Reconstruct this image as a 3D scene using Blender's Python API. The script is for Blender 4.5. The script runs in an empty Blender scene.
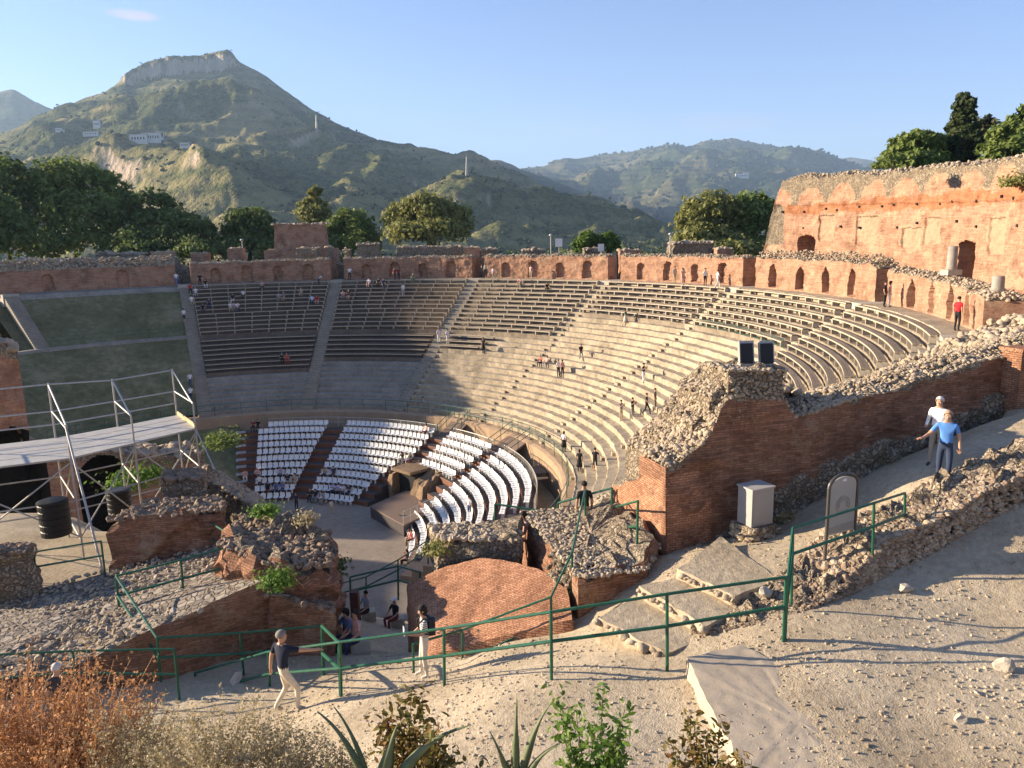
import bpy, math, random
import numpy as np
from mathutils import Vector, Matrix, noise
R_ = math.radians
scn = bpy.context.scene
COL = scn.collection

# ------------------------------------------------------------------ camera
ZC = 22.7
PITCH, ROLL, FPX = R_(10.8775), R_(-1.2176), 768.0
FW = np.array([0, math.cos(PITCH), -math.sin(PITCH)])
RT0 = np.array([1.0, 0, 0]); UP0 = np.cross(RT0, FW)
RT = math.cos(ROLL) * RT0 + math.sin(ROLL) * UP0
UP = -math.sin(ROLL) * RT0 + math.cos(ROLL) * UP0
cam_d = bpy.data.cameras.new('camera'); cam = bpy.data.objects.new('camera', cam_d); COL.objects.link(cam)
cam_d.sensor_width = 36.0; cam_d.lens = 36.0 * FPX / 1024.0
cam_d.clip_start = 0.1; cam_d.clip_end = 40000
M4 = Matrix.Identity(4)
for i in range(3):
    M4[i][0] = RT[i]; M4[i][1] = UP[i]; M4[i][2] = -FW[i]
M4[2][3] = ZC
cam.matrix_world = M4
scn.camera = cam

# ------------------------------------------------------------------ light
SUN_AZ, SUN_EL = R_(-79.0), R_(15.5)          # azimuth from +Y towards +X
world = bpy.data.worlds.new('World'); scn.world = world; world.use_nodes = True
wn, wl = world.node_tree.nodes, world.node_tree.links
for n in list(wn): wn.remove(n)
wout = wn.new('ShaderNodeOutputWorld'); wbg = wn.new('ShaderNodeBackground')
sky = wn.new('ShaderNodeTexSky'); sky.sky_type = 'NISHITA'; sky.sun_disc = False
sky.sun_elevation = SUN_EL; sky.sun_rotation = SUN_AZ
sky.altitude = 200; sky.air_density = 1.0; sky.dust_density = 0.2; sky.ozone_density = 4.0
wbg.inputs['Strength'].default_value = 0.063
wt_ = wn.new('ShaderNodeTexCoord')
def sky_cloud(d, sx, sz, scale, lo, hi):            # a thin cloud round one direction of the sky
    dn = Vector(d).normalized(); r0 = Vector((dn.y, -dn.x, 0)).normalized(); u0 = r0.cross(dn)
    acc = []
    for v, s in ((r0, sx), (u0, sz)):
        n = wn.new('ShaderNodeVectorMath'); n.operation = 'DOT_PRODUCT'; wl.new(wt_.outputs['Generated'], n.inputs[0]); n.inputs[1].default_value = v / s
        q = wn.new('ShaderNodeMath'); q.operation = 'SUBTRACT'; wl.new(n.outputs['Value'], q.inputs[0]); q.inputs[1].default_value = dn.dot(v) / s
        p = wn.new('ShaderNodeMath'); p.operation = 'POWER'; wl.new(q.outputs[0], p.inputs[0]); p.inputs[1].default_value = 2; acc.append(p.outputs[0])
    a = wn.new('ShaderNodeMath'); a.operation = 'ADD'; wl.new(acc[0], a.inputs[0]); wl.new(acc[1], a.inputs[1])
    nz = wn.new('ShaderNodeTexNoise'); nz.inputs['Scale'].default_value = scale; nz.inputs['Detail'].default_value = 6
    mp = wn.new('ShaderNodeMapping'); mp.inputs['Scale'].default_value = (1, 1, 3.5); wl.new(wt_.outputs['Generated'], mp.inputs[0]); wl.new(mp.outputs[0], nz.inputs['Vector'])
    b = wn.new('ShaderNodeMath'); b.operation = 'SUBTRACT'; wl.new(nz.outputs['Fac'], b.inputs[0])
    c = wn.new('ShaderNodeMath'); c.operation = 'MULTIPLY'; wl.new(a.outputs[0], c.inputs[0]); c.inputs[1].default_value = 0.35; wl.new(c.outputs[0], b.inputs[1])
    mr = wn.new('ShaderNodeMapRange'); mr.inputs[1].default_value = lo; mr.inputs[2].default_value = hi; wl.new(b.outputs[0], mr.inputs[0]); return mr.outputs[0]
def pxd(px, py): return tuple(FW + (px - 512) / FPX * RT + (384 - py) / FPX * UP)
last = sky.outputs['Color']
for args, amt in (((pxd(133, 15), 0.032, 0.007, 14, 0.25, 0.5), 0.75), ((pxd(720, 122), 0.10, 0.02, 11, 0.35, 0.75), 0.35), ((pxd(610, 128), 0.16, 0.018, 9, 0.40, 0.85), 0.25), ((pxd(180, 128), 0.3, 0.03, 9, 0.5, 0.9), 0.2)):
    k = sky_cloud(*args); ml = wn.new('ShaderNodeMath'); ml.operation = 'MULTIPLY'; wl.new(k, ml.inputs[0]); ml.inputs[1].default_value = amt
    mx = wn.new('ShaderNodeMix'); mx.data_type = 'RGBA'; wl.new(ml.outputs[0], mx.inputs[0]); wl.new(last, mx.inputs[6]); mx.inputs[7].default_value = (3.6, 3.4, 3.3, 1); last = mx.outputs[2]
mt_ = wn.new('ShaderNodeMix'); mt_.data_type = 'RGBA'; mt_.blend_type = 'MULTIPLY'; mt_.inputs[0].default_value = 1.0; wl.new(last, mt_.inputs[6]); mt_.inputs[7].default_value = (1.0, 0.90, 1.05, 1)
wl.new(mt_.outputs[2], wbg.inputs['Color']); wl.new(wbg.outputs[0], wout.inputs['Surface'])
sun_d = bpy.data.lights.new('sun', 'SUN'); sun_d.energy = 5.0; sun_d.angle = R_(0.53); sun_d.color = (1.0, 0.82, 0.60)
sun = bpy.data.objects.new('sun', sun_d); COL.objects.link(sun)
sdir = Vector((math.sin(SUN_AZ) * math.cos(SUN_EL), math.cos(SUN_AZ) * math.cos(SUN_EL), math.sin(SUN_EL)))
sun.rotation_euler = sdir.to_track_quat('Z', 'Y').to_euler()
sun.location = (-60, 20, 80)
scn.view_settings.view_transform = 'Standard'; scn.view_settings.look = 'None'
scn.view_settings.exposure = 1.85; scn.view_settings.gamma = 1.0
scn.cycles.max_bounces = 5; scn.cycles.diffuse_bounces = 3; scn.cycles.glossy_bounces = 2
scn.cycles.volume_bounces = 0; scn.cycles.transparent_max_bounces = 6
scn.cycles.use_denoising = True

# ------------------------------------------------------------------ helpers
rng = np.random.default_rng(7); random.seed(7)
CX, CY = -20.312, 52.552                       # centre of the auditorium
def at(px, py, Y):                             # a point at depth Y seen at a pixel of the survey photo
    d = FW + (px - 512) / FPX * RT + (384 - py) / FPX * UP
    q = d * (Y / d[1]); return np.array([q[0], q[1], q[2] + ZC])
def atz(px, py, z):
    d = FW + (px - 512) / FPX * RT + (384 - py) / FPX * UP
    q = d * ((z - ZC) / d[2]); return np.array([q[0], q[1], z])
def pol(r, a, z=0.0):
    a = R_(a); return np.array([CX + r * math.sin(a), CY + r * math.cos(a), z])
def fbm(x, y, z=0.0, o=4): return noise.fractal(Vector((x, y, z)), 0.9, 2.0, o)

class MB:
    def __init__(self): self.V = []; self.F = []; self.n = 0
    def add(self, V, F, m=0, uv=None):
        V = np.asarray(V, float).reshape(-1, 3); F = np.asarray(F, int)
        if len(F) == 0: return self
        if uv is None: uv = V[:, :2] + V[:, 2:3] * np.array([[0.37, 0.61]])
        self.V.append((V, np.asarray(uv, float))); mm = np.asarray(m) if np.ndim(m) else np.full(len(F), m)
        self.F.append((F + self.n, mm)); self.n += len(V); return self
    def grid(self, G, m=0, UV=None, flip=False, wrap=False):
        G = np.asarray(G, float); a, b = G.shape[:2]
        idx = np.arange(a * b).reshape(a, b)
        if wrap: idx = np.vstack([idx, idx[:1]])
        q = np.stack([idx[:-1, :-1], idx[1:, :-1], idx[1:, 1:], idx[:-1, 1:]], -1).reshape(-1, 4)
        if flip: q = q[:, ::-1]
        return self.add(G.reshape(-1, 3), q, m, None if UV is None else np.asarray(UV).reshape(-1, 2))
    def box(self, c, s, rz=0.0, m=0, M=None):
        s = np.array(s) / 2
        v = np.array([[x, y, z] for x in (-1, 1) for y in (-1, 1) for z in (-1, 1)]) * s
        if M is not None: v = v @ np.asarray(M).T
        if rz:
            c_, s_ = math.cos(rz), math.sin(rz); v = v @ np.array([[c_, s_, 0], [-s_, c_, 0], [0, 0, 1]])
        f = [[0, 1, 3, 2], [4, 6, 7, 5], [0, 4, 5, 1], [2, 3, 7, 6], [0, 2, 6, 4], [1, 5, 7, 3]]
        return self.add(v + np.array(c), f, m)
    def prism(self, poly, z0, z1, m=0):
        p = np.asarray(poly, float); n = len(p)
        if sum(p[i][0] * p[(i + 1) % n][1] - p[(i + 1) % n][0] * p[i][1] for i in range(n)) < 0: p = p[::-1]
        zt = np.broadcast_to(np.asarray(z1, float), (n,)); zb = np.broadcast_to(np.asarray(z0, float), (n,))
        v = np.vstack([np.c_[p[:, :2], zb], np.c_[p[:, :2], zt]])
        for i in range(n):
            j = (i + 1) % n; self.add(v[[i, j, n + j, n + i]], [[0, 1, 2, 3]], m)
        self.add(v[n:], [list(range(n))], m); self.add(v[:n][::-1], [list(range(n))], m); return self
    def tube(self, pts, r, n=8, m=0, cap=True):
        pts = np.asarray(pts, float); k = len(pts); r = np.broadcast_to(np.asarray(r, float), (k,))
        G = []; ref = None
        for i in range(k):
            t = pts[min(i + 1, k - 1)] - pts[max(i - 1, 0)]; t = t / (np.linalg.norm(t) + 1e-9)
            if ref is None: ref = np.array([0, 0, 1.0]) if abs(t[2]) < 0.9 else np.array([1.0, 0, 0])
            u = np.cross(ref, t); u /= np.linalg.norm(u) + 1e-9; w = np.cross(t, u); ref = w if abs(t[2]) < 0.9 else ref
            a = np.arange(n) * 2 * math.pi / n
            G.append(pts[i] + r[i] * (np.cos(a)[:, None] * u + np.sin(a)[:, None] * w))
        G = np.array(G).transpose(1, 0, 2); self.grid(G, m, wrap=True, flip=True)
        if cap:
            self.add(G[:, 0], [list(range(n))[::-1]], m); self.add(G[:, -1], [list(range(n))], m)
        return self
    def lathe(self, prof, c=(0, 0, 0), n=16, m=0):
        a = np.arange(n) * 2 * math.pi / n
        G = np.array([[[r * math.cos(t), r * math.sin(t), z] for r, z in prof] for t in a]) + np.array(c)
        return self.grid(G, m, wrap=True)
    def build(self, name, mats, parent=None, smooth=False, local=False, link=True):
        me = bpy.data.meshes.new(name)
        if not isinstance(mats, (list, tuple)): mats = [mats]
        for m in mats: me.materials.append(m)
        V = np.vstack([v for v, _ in self.V]); UV = np.vstack([u for _, u in self.V])
        if parent is not None and not local:
            o = np.zeros(3); p = parent
            while p is not None: o += np.array(p.location); p = p.parent
            V = V - o
        li = np.concatenate([f.reshape(-1) for f, _ in self.F])
        sz = np.concatenate([np.full(len(f), f.shape[1]) for f, _ in self.F]); mi = np.concatenate([m for _, m in self.F])
        me.vertices.add(len(V)); me.vertices.foreach_set('co', V.reshape(-1))
        me.loops.add(len(li)); me.loops.foreach_set('vertex_index', li.astype(np.int32))
        me.polygons.add(len(sz)); st = np.concatenate([[0], np.cumsum(sz)[:-1]])
        me.polygons.foreach_set('loop_start', st.astype(np.int32)); me.polygons.foreach_set('loop_total', sz.astype(np.int32))
        me.polygons.foreach_set('material_index', mi.astype(np.int32))
        me.polygons.foreach_set('use_smooth', np.full(len(sz), smooth))
        ul = me.uv_layers.new(name='UVMap'); ul.data.foreach_set('uv', UV[li].reshape(-1).astype(np.float32))
        me.update(calc_edges=True); me.validate()
        o = bpy.data.objects.new(name, me)
        if link: COL.objects.link(o)
        if parent is not None: o.parent = parent
        return o

def tag(o, label=None, cat=None, group=None, kind=None):
    if label: o['label'] = label
    if cat: o['category'] = cat
    if group: o['group'] = group
    if kind: o['kind'] = kind
    return o
def thing(name, label, cat, loc=(0, 0, 0), rz=0.0, group=None):
    o = bpy.data.objects.new(name, None); COL.objects.link(o); o.empty_display_size = 0.3
    o.location = loc; o.rotation_euler = (0, 0, rz); return tag(o, label, cat, group)
def structure(o): o['kind'] = 'structure'; return o
def clone(o, parent=None):
    c = o.copy(); COL.objects.link(c); c.parent = parent
    for ch in list(o.children): clone(ch, c)
    return c

def _ico(sub):
    import bmesh
    b = bmesh.new(); bmesh.ops.create_icosphere(b, subdivisions=sub, radius=1.0)
    b.verts.ensure_lookup_table()
    V = np.array([v.co[:] for v in b.verts]); F = np.array([[v.index for v in f.verts] for f in b.faces]); b.free(); return V, F
ICO1, ICO2 = _ico(1), _ico(2)
ROCKS = []
for k in range(10):
    V, F = ICO2 if k < 5 else ICO1
    V = V.copy(); rr = np.random.default_rng(50 + k)
    for j in range(7):                                   # chop with random planes: angular stones
        n = rr.normal(size=3); n /= np.linalg.norm(n); d = V @ n; lim = rr.uniform(0.45, 0.8)
        V = V - np.clip(d - lim, 0, None)[:, None] * n
    V = V + rr.normal(size=V.shape) * 0.035; ROCKS.append((V, F))
def rocks(mb, P, S, m=0, flat=0.7, lo=False, seed=1):
    rr = np.random.default_rng(seed); P = np.asarray(P, float); S = np.broadcast_to(np.asarray(S, float), (len(P),))
    pick = rr.integers(5 if lo else 0, 10, len(P))
    for k in range(10):
        I = np.where(pick == k)[0]
        if len(I) == 0: continue
        V, F = ROCKS[k]; n = len(I)
        a = rr.uniform(0, 6.28, n); ca, sa = np.cos(a), np.sin(a)
        sc = rr.uniform(0.7, 1.3, (n, 3)) * np.array([1, 1, flat])
        W = V[None] * sc[:, None]
        tl = rr.uniform(-0.5, 0.5, n); ct, s_t = np.cos(tl)[:, None], np.sin(tl)[:, None]
        W = np.stack([W[..., 0], W[..., 1] * ct - W[..., 2] * s_t, W[..., 1] * s_t + W[..., 2] * ct], -1)
        W = np.stack([W[..., 0] * ca[:, None] - W[..., 1] * sa[:, None], W[..., 0] * sa[:, None] + W[..., 1] * ca[:, None], W[..., 2]], -1)
        W = W * S[I][:, None, None] + P[I][:, None]
        Fx = (F[None] + (np.arange(n) * len(V))[:, None, None]).reshape(-1, F.shape[1])
        mm = m if np.ndim(m) == 0 else np.repeat(np.asarray(m)[I], len(F))
        mb.add(W.reshape(-1, 3), Fx, mm)

# ------------------------------------------------------------------ materials
def mat(name, rough=0.9, spec=0.2):
    m = bpy.data.materials.new(name); m.use_nodes = True
    b = m.node_tree.nodes['Principled BSDF']; b.inputs['Roughness'].default_value = rough
    b.inputs['Specular IOR Level'].default_value = spec
    return m, m.node_tree.nodes, m.node_tree.links, b
def plain(name, c, rough=0.6, metal=0.0, var=0.08, scale=6.0):
    m, N, L, b = mat(name, rough, 0.35); b.inputs['Metallic'].default_value = metal
    if var:
        t = N.new('ShaderNodeTexCoord'); n = N.new('ShaderNodeTexNoise'); n.inputs['Scale'].default_value = scale; n.inputs['Detail'].default_value = 4
        r = ramp(N, [(0.3, [x * (1 - var) for x in c]), (0.7, [min(1, x * (1 + var)) for x in c])])
        L.new(t.outputs['Object'], n.inputs['Vector']); L.new(n.outputs['Fac'], r.inputs['Fac']); L.new(r.outputs['Color'], b.inputs['Base Color'])
    else: b.inputs['Base Color'].default_value = (*c, 1)
    return m
def ramp(N, st, interp='LINEAR'):
    r = N.new('ShaderNodeValToRGB'); cr = r.color_ramp; cr.interpolation = interp
    while len(cr.elements) < len(st): cr.elements.new(0.5)
    for e, (p, c) in zip(cr.elements, st): e.position = p; e.color = (*c[:3], 1)
    return r
def noisy(N, L, vec, scale, detail=6, rough=0.6):
    n = N.new('ShaderNodeTexNoise'); n.inputs['Scale'].default_value = scale; n.inputs['Detail'].default_value = detail
    n.inputs['Roughness'].default_value = rough; L.new(vec, n.inputs['Vector']); return n.outputs['Fac']
def mix(N, L, fac, a, b, mode='MIX'):
    x = N.new('ShaderNodeMix'); x.data_type = 'RGBA'; x.blend_type = mode
    if isinstance(fac, (int, float)): x.inputs[0].default_value = fac
    else: L.new(fac, x.inputs[0])
    for s, v in ((x.inputs[6], a), (x.inputs[7], b)):
        if isinstance(v, (tuple, list)): s.default_value = (*v[:3], 1)
        else: L.new(v, s)
    return x.outputs[2]
def bump(N, L, b, h, dist=0.05, strength=0.6):
    n = N.new('ShaderNodeBump'); n.inputs['Distance'].default_value = dist; n.inputs['Strength'].default_value = strength
    L.new(h, n.inputs['Height']); L.new(n.outputs['Normal'], b.inputs['Normal'])
def math_(N, L, op, a, bb):
    n = N.new('ShaderNodeMath'); n.operation = op
    for s, v in ((n.inputs[0], a), (n.inputs[1], bb)):
        if isinstance(v, (int, float)): s.default_value = v
        else: L.new(v, s)
    return n.outputs[0]
def stone_mat(name, stops, scales=(0.6, 5.0, 30.0), bd=0.03, rough=0.95):
    m, N, L, b = mat(name, rough, 0.1); t = N.new('ShaderNodeTexCoord').outputs['Object']
    n1 = noisy(N, L, t, scales[0]); n2 = noisy(N, L, t, scales[1]); n3 = noisy(N, L, t, scales[2], 3)
    s = math_(N, L, 'ADD', math_(N, L, 'MULTIPLY', n1, 0.45), math_(N, L, 'ADD', math_(N, L, 'MULTIPLY', n2, 0.33), math_(N, L, 'MULTIPLY', n3, 0.22)))
    r = ramp(N, stops); L.new(s, r.inputs['Fac']); L.new(r.outputs['Color'], b.inputs['Base Color'])
    bump(N, L, b, math_(N, L, 'ADD', n2, math_(N, L, 'MULTIPLY', n3, 0.6)), bd, 0.7); return m
def rubble_mat(name, cols, cell=4.0, mortar=(0.16, 0.13, 0.10), bd=0.06):
    m, N, L, b = mat(name, 0.95, 0.1); t = N.new('ShaderNodeTexCoord').outputs['Object']
    wn_ = N.new('ShaderNodeTexNoise'); wn_.inputs['Scale'].default_value = cell * 0.6; L.new(t, wn_.inputs['Vector'])
    wv = N.new('ShaderNodeVectorMath'); wv.operation = 'MULTIPLY_ADD'; L.new(wn_.outputs['Color'], wv.inputs[0]); wv.inputs[1].default_value = (0.25, 0.25, 0.25); L.new(t, wv.inputs[2])
    v = N.new('ShaderNodeTexVoronoi'); v.inputs['Scale'].default_value = cell; L.new(wv.outputs[0], v.inputs['Vector'])
    e = N.new('ShaderNodeTexVoronoi'); e.feature = 'DISTANCE_TO_EDGE'; e.inputs['Scale'].default_value = cell; L.new(wv.outputs[0], e.inputs['Vector'])
    sep = N.new('ShaderNodeSeparateColor'); L.new(v.outputs['Color'], sep.inputs[0])
    r = ramp(N, [(i / max(1, len(cols) - 1), c) for i, c in enumerate(cols)]); L.new(sep.outputs[0], r.inputs['Fac'])
    nz = noisy(N, L, t, 12.0); c1 = mix(N, L, math_(N, L, 'MULTIPLY', nz, 0.5), r.outputs['Color'], tuple(0.6 * x for x in cols[0]))
    er = ramp(N, [(0.02, (0, 0, 0)), (0.12, (1, 1, 1))]); L.new(e.outputs['Distance'], er.inputs['Fac'])
    L.new(mix(N, L, er.outputs['Color'], mortar, c1), b.inputs['Base Color'])
    h = math_(N, L, 'ADD', math_(N, L, 'MULTIPLY', er.outputs['Color'], 0.7), math_(N, L, 'MULTIPLY', nz, 0.5)); bump(N, L, b, h, bd, 0.9); return m
def brick_mat(name, c1, c2, mortar, bw=0.28, bh=0.062, patch=None, near=True, bd=0.015, bias=0.0):
    m, N, L, b = mat(name, 0.95, 0.1); tc = N.new('ShaderNodeTexCoord'); uv = tc.outputs['UV']; t = tc.outputs['Object']
    n1 = noisy(N, L, t, 0.9); n2 = noisy(N, L, t, 9.0, 5, 0.7)
    if near:
        wv = N.new('ShaderNodeVectorMath'); wv.operation = 'MULTIPLY_ADD'
        wt = N.new('ShaderNodeTexNoise'); wt.inputs['Scale'].default_value = 1.3; L.new(t, wt.inputs['Vector'])
        L.new(wt.outputs['Color'], wv.inputs[0]); wv.inputs[1].default_value = (0.05, 0.07, 0); L.new(uv, wv.inputs[2])
        k = N.new('ShaderNodeTexBrick'); L.new(wv.outputs[0], k.inputs['Vector']); k.inputs['Scale'].default_value = 1.0
        k.inputs['Brick Width'].default_value = bw; k.inputs['Row Height'].default_value = bh; k.inputs['Mortar Size'].default_value = 0.009
        k.inputs['Mortar Smooth'].default_value = 0.3; k.inputs['Bias'].default_value = bias
        k.inputs['Color1'].default_value = (*c1, 1); k.inputs['Color2'].default_value = (*c2, 1); k.inputs['Mortar'].default_value = (*mortar, 1)
        col = k.outputs['Color']
        h = math_(N, L, 'ADD', math_(N, L, 'MULTIPLY', k.outputs['Fac'], -1.0), math_(N, L, 'MULTIPLY', n2, 1.2))
    else:
        mp = N.new('ShaderNodeMapping'); mp.inputs['Scale'].default_value = (0.5, 7.0, 1); L.new(uv, mp.inputs['Vector'])
        st = noisy(N, L, mp.outputs[0], 1.4, 5, 0.7); r = ramp(N, [(0.32, c2), (0.52, c1), (0.75, mortar)]); L.new(st, r.inputs['Fac']); col = r.outputs['Color']
        h = math_(N, L, 'ADD', st, n2)
    stain = ramp(N, [(0.33, (0.45, 0.43, 0.42)), (0.55, (1, 1, 1))]); L.new(n1, stain.inputs['Fac'])
    col = mix(N, L, 0.75, col, stain.outputs['Color'], 'MULTIPLY')
    if patch:
        pr = ramp(N, [(0.57, (0, 0, 0)), (0.68, (1, 1, 1))]); n4 = noisy(N, L, t, 0.7, 7, 0.7); L.new(n4, pr.inputs['Fac']); col = mix(N, L, pr.outputs['Color'], col, patch)
    sp = ramp(N, [(0.3, (0.6, 0.58, 0.56)), (0.6, (1.05, 1.02, 1.0))]); L.new(n2, sp.inputs['Fac']); col = mix(N, L, 0.8, col, sp.outputs['Color'], 'MULTIPLY')
    L.new(col, b.inputs['Base Color']); bump(N, L, b, h, bd, 0.8); return m
def leaf_mat(name, c1, c2, trans=0.38, scale=0.35):
    m, N, L, b = mat(name, 0.65, 0.25); t = N.new('ShaderNodeTexCoord').outputs['Object']
    n = noisy(N, L, t, scale, 4); n2 = noisy(N, L, t, scale * 9, 2)
    f = math_(N, L, 'ADD', math_(N, L, 'MULTIPLY', n, 0.6), math_(N, L, 'MULTIPLY', n2, 0.4)); r = ramp(N, [(0.35, c1), (0.65, c2)]); L.new(f, r.inputs['Fac'])
    L.new(r.outputs['Color'], b.inputs['Base Color'])
    tr = N.new('ShaderNodeBsdfTranslucent'); L.new(r.outputs['Color'], tr.inputs['Color']); ms = N.new('ShaderNodeMixShader'); ms.inputs[0].default_value = trans
    L.new(b.outputs[0], ms.inputs[1]); L.new(tr.outputs[0], ms.inputs[2]); L.new(ms.outputs[0], N['Material Output'].inputs['Surface']); return m

M = {}
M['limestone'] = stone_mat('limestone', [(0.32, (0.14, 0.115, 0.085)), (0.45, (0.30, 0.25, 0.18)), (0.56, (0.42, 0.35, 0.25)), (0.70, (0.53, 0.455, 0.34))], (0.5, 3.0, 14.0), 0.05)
M['grey_stone'] = stone_mat('grey_limestone', [(0.30, (0.12, 0.11, 0.095)), (0.46, (0.24, 0.22, 0.185)), (0.58, (0.32, 0.29, 0.245)), (0.72, (0.42, 0.385, 0.33))], (0.5, 3.0, 14.0), 0.05)  # greyer limestone for the left wedges, ledge and walkway
M['bench_wood_lit'] = stone_mat('lit_bench_wood', [(0.35, (0.14, 0.11, 0.085)), (0.65, (0.30, 0.24, 0.185))], (0.4, 4, 18), 0.01, 0.75)  # paler copy of the bench wood, sunlight on the right wedges put into colour
M['bench_terrace_lit'] = stone_mat('lit_bench_terrace', [(0.35, (0.16, 0.13, 0.095)), (0.65, (0.34, 0.28, 0.205))], (0.5, 3, 14), 0.03)  # terrace copy lightened to carry the sun on the right wedges
M['bench_terrace'] = stone_mat('bench_terrace', [(0.35, (0.10, 0.078, 0.06)), (0.65, (0.21, 0.165, 0.125))], (0.5, 3, 14), 0.03)  # darker terrace copy, shade of the left wedges put into the colour
M['pale_stone'] = stone_mat('pale_stone', [(0.35, (0.30, 0.27, 0.22)), (0.65, (0.55, 0.49, 0.39))], (0.8, 5, 25))
M['bench_wood'] = stone_mat('bench_wood', [(0.35, (0.06, 0.044, 0.034)), (0.65, (0.17, 0.125, 0.092))], (0.4, 4, 18), 0.01, 0.75)  # darker wood copy for the left wedges, their shade painted in
M['bench_frame'] = plain('bench_frame', (0.42, 0.36, 0.27), 0.7)
M['grass'] = stone_mat('dry_grass', [(0.36, (0.085, 0.085, 0.038)), (0.5, (0.16, 0.145, 0.07)), (0.62, (0.28, 0.235, 0.13))], (0.25, 1.6, 9), 0.08)
M['gravel'] = stone_mat('gravel', [(0.36, (0.27, 0.215, 0.145)), (0.5, (0.42, 0.345, 0.24)), (0.62, (0.56, 0.47, 0.335))], (0.35, 7, 38), 0.06)
M['cobble'] = rubble_mat('cobble', [(0.20, 0.17, 0.14), (0.33, 0.28, 0.22), (0.43, 0.38, 0.31)], 5.0, (0.15, 0.12, 0.09), 0.05)
M['soil'] = stone_mat('dry_soil', [(0.34, (0.05, 0.055, 0.025)), (0.5, (0.13, 0.115, 0.06)), (0.66, (0.27, 0.22, 0.13))], (0.05, 0.5, 4))
M['floor'] = stone_mat('orchestra_paving', [(0.35, (0.20, 0.165, 0.13)), (0.65, (0.34, 0.285, 0.22))], (0.4, 2.5, 15), 0.01)
M['rubble'] = rubble_mat('rubble_fill', [(0.20, 0.16, 0.115), (0.33, 0.27, 0.19), (0.46, 0.385, 0.275), (0.27, 0.195, 0.13)], 8.0)
M['stones'] = stone_mat('loose_stones', [(0.32, (0.19, 0.15, 0.105)), (0.5, (0.37, 0.30, 0.215)), (0.68, (0.54, 0.45, 0.33))], (1.8, 4.5, 22), 0.04)
M['stones_brown'] = stone_mat('brown_stones', [(0.32, (0.13, 0.095, 0.065)), (0.5, (0.25, 0.18, 0.125)), (0.68, (0.36, 0.28, 0.20))], (1.8, 4.5, 22), 0.04)
M['brick_far'] = brick_mat('roman_brick_far', (0.41, 0.24, 0.158), (0.29, 0.165, 0.112), (0.45, 0.325, 0.22), patch=(0.42, 0.31, 0.205), near=False)
M['brick_near'] = brick_mat('roman_brick_near', (0.44, 0.235, 0.145), (0.25, 0.125, 0.078), (0.19, 0.135, 0.095), patch=(0.38, 0.28, 0.19), bd=0.05)
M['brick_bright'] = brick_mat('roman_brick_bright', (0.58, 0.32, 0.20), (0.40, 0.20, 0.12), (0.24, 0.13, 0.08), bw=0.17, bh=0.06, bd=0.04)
M['plaster'] = stone_mat('worn_plaster', [(0.34, (0.27, 0.19, 0.125)), (0.66, (0.40, 0.29, 0.19))], (0.8, 3, 14))
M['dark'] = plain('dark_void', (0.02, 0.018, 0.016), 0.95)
M['green_metal'] = plain('green_paint', (0.018, 0.095, 0.055), 0.35, 0.0, 0.2, 12)
M['galv'] = plain('galvanised_steel', (0.40, 0.39, 0.36), 0.5, 0.3, 0.12, 8)
M['white_plastic'] = plain('white_plastic', (0.70, 0.70, 0.68), 0.4, 0, 0.03, 3)
M['red_fascia'] = plain('red_brown_board', (0.22, 0.075, 0.035), 0.7, 0, 0.15, 3)
M['red_fascia'] = plain('red_brown_board', (0.15, 0.06, 0.032), 0.7, 0, 0.15, 3)
M['dark_deck'] = plain('dark_deck_board', (0.06, 0.05, 0.05), 0.75, 0, 0.2, 3)
M['black'] = plain('black_plastic', (0.012, 0.012, 0.013), 0.45, 0, 0.1, 5)
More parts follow.
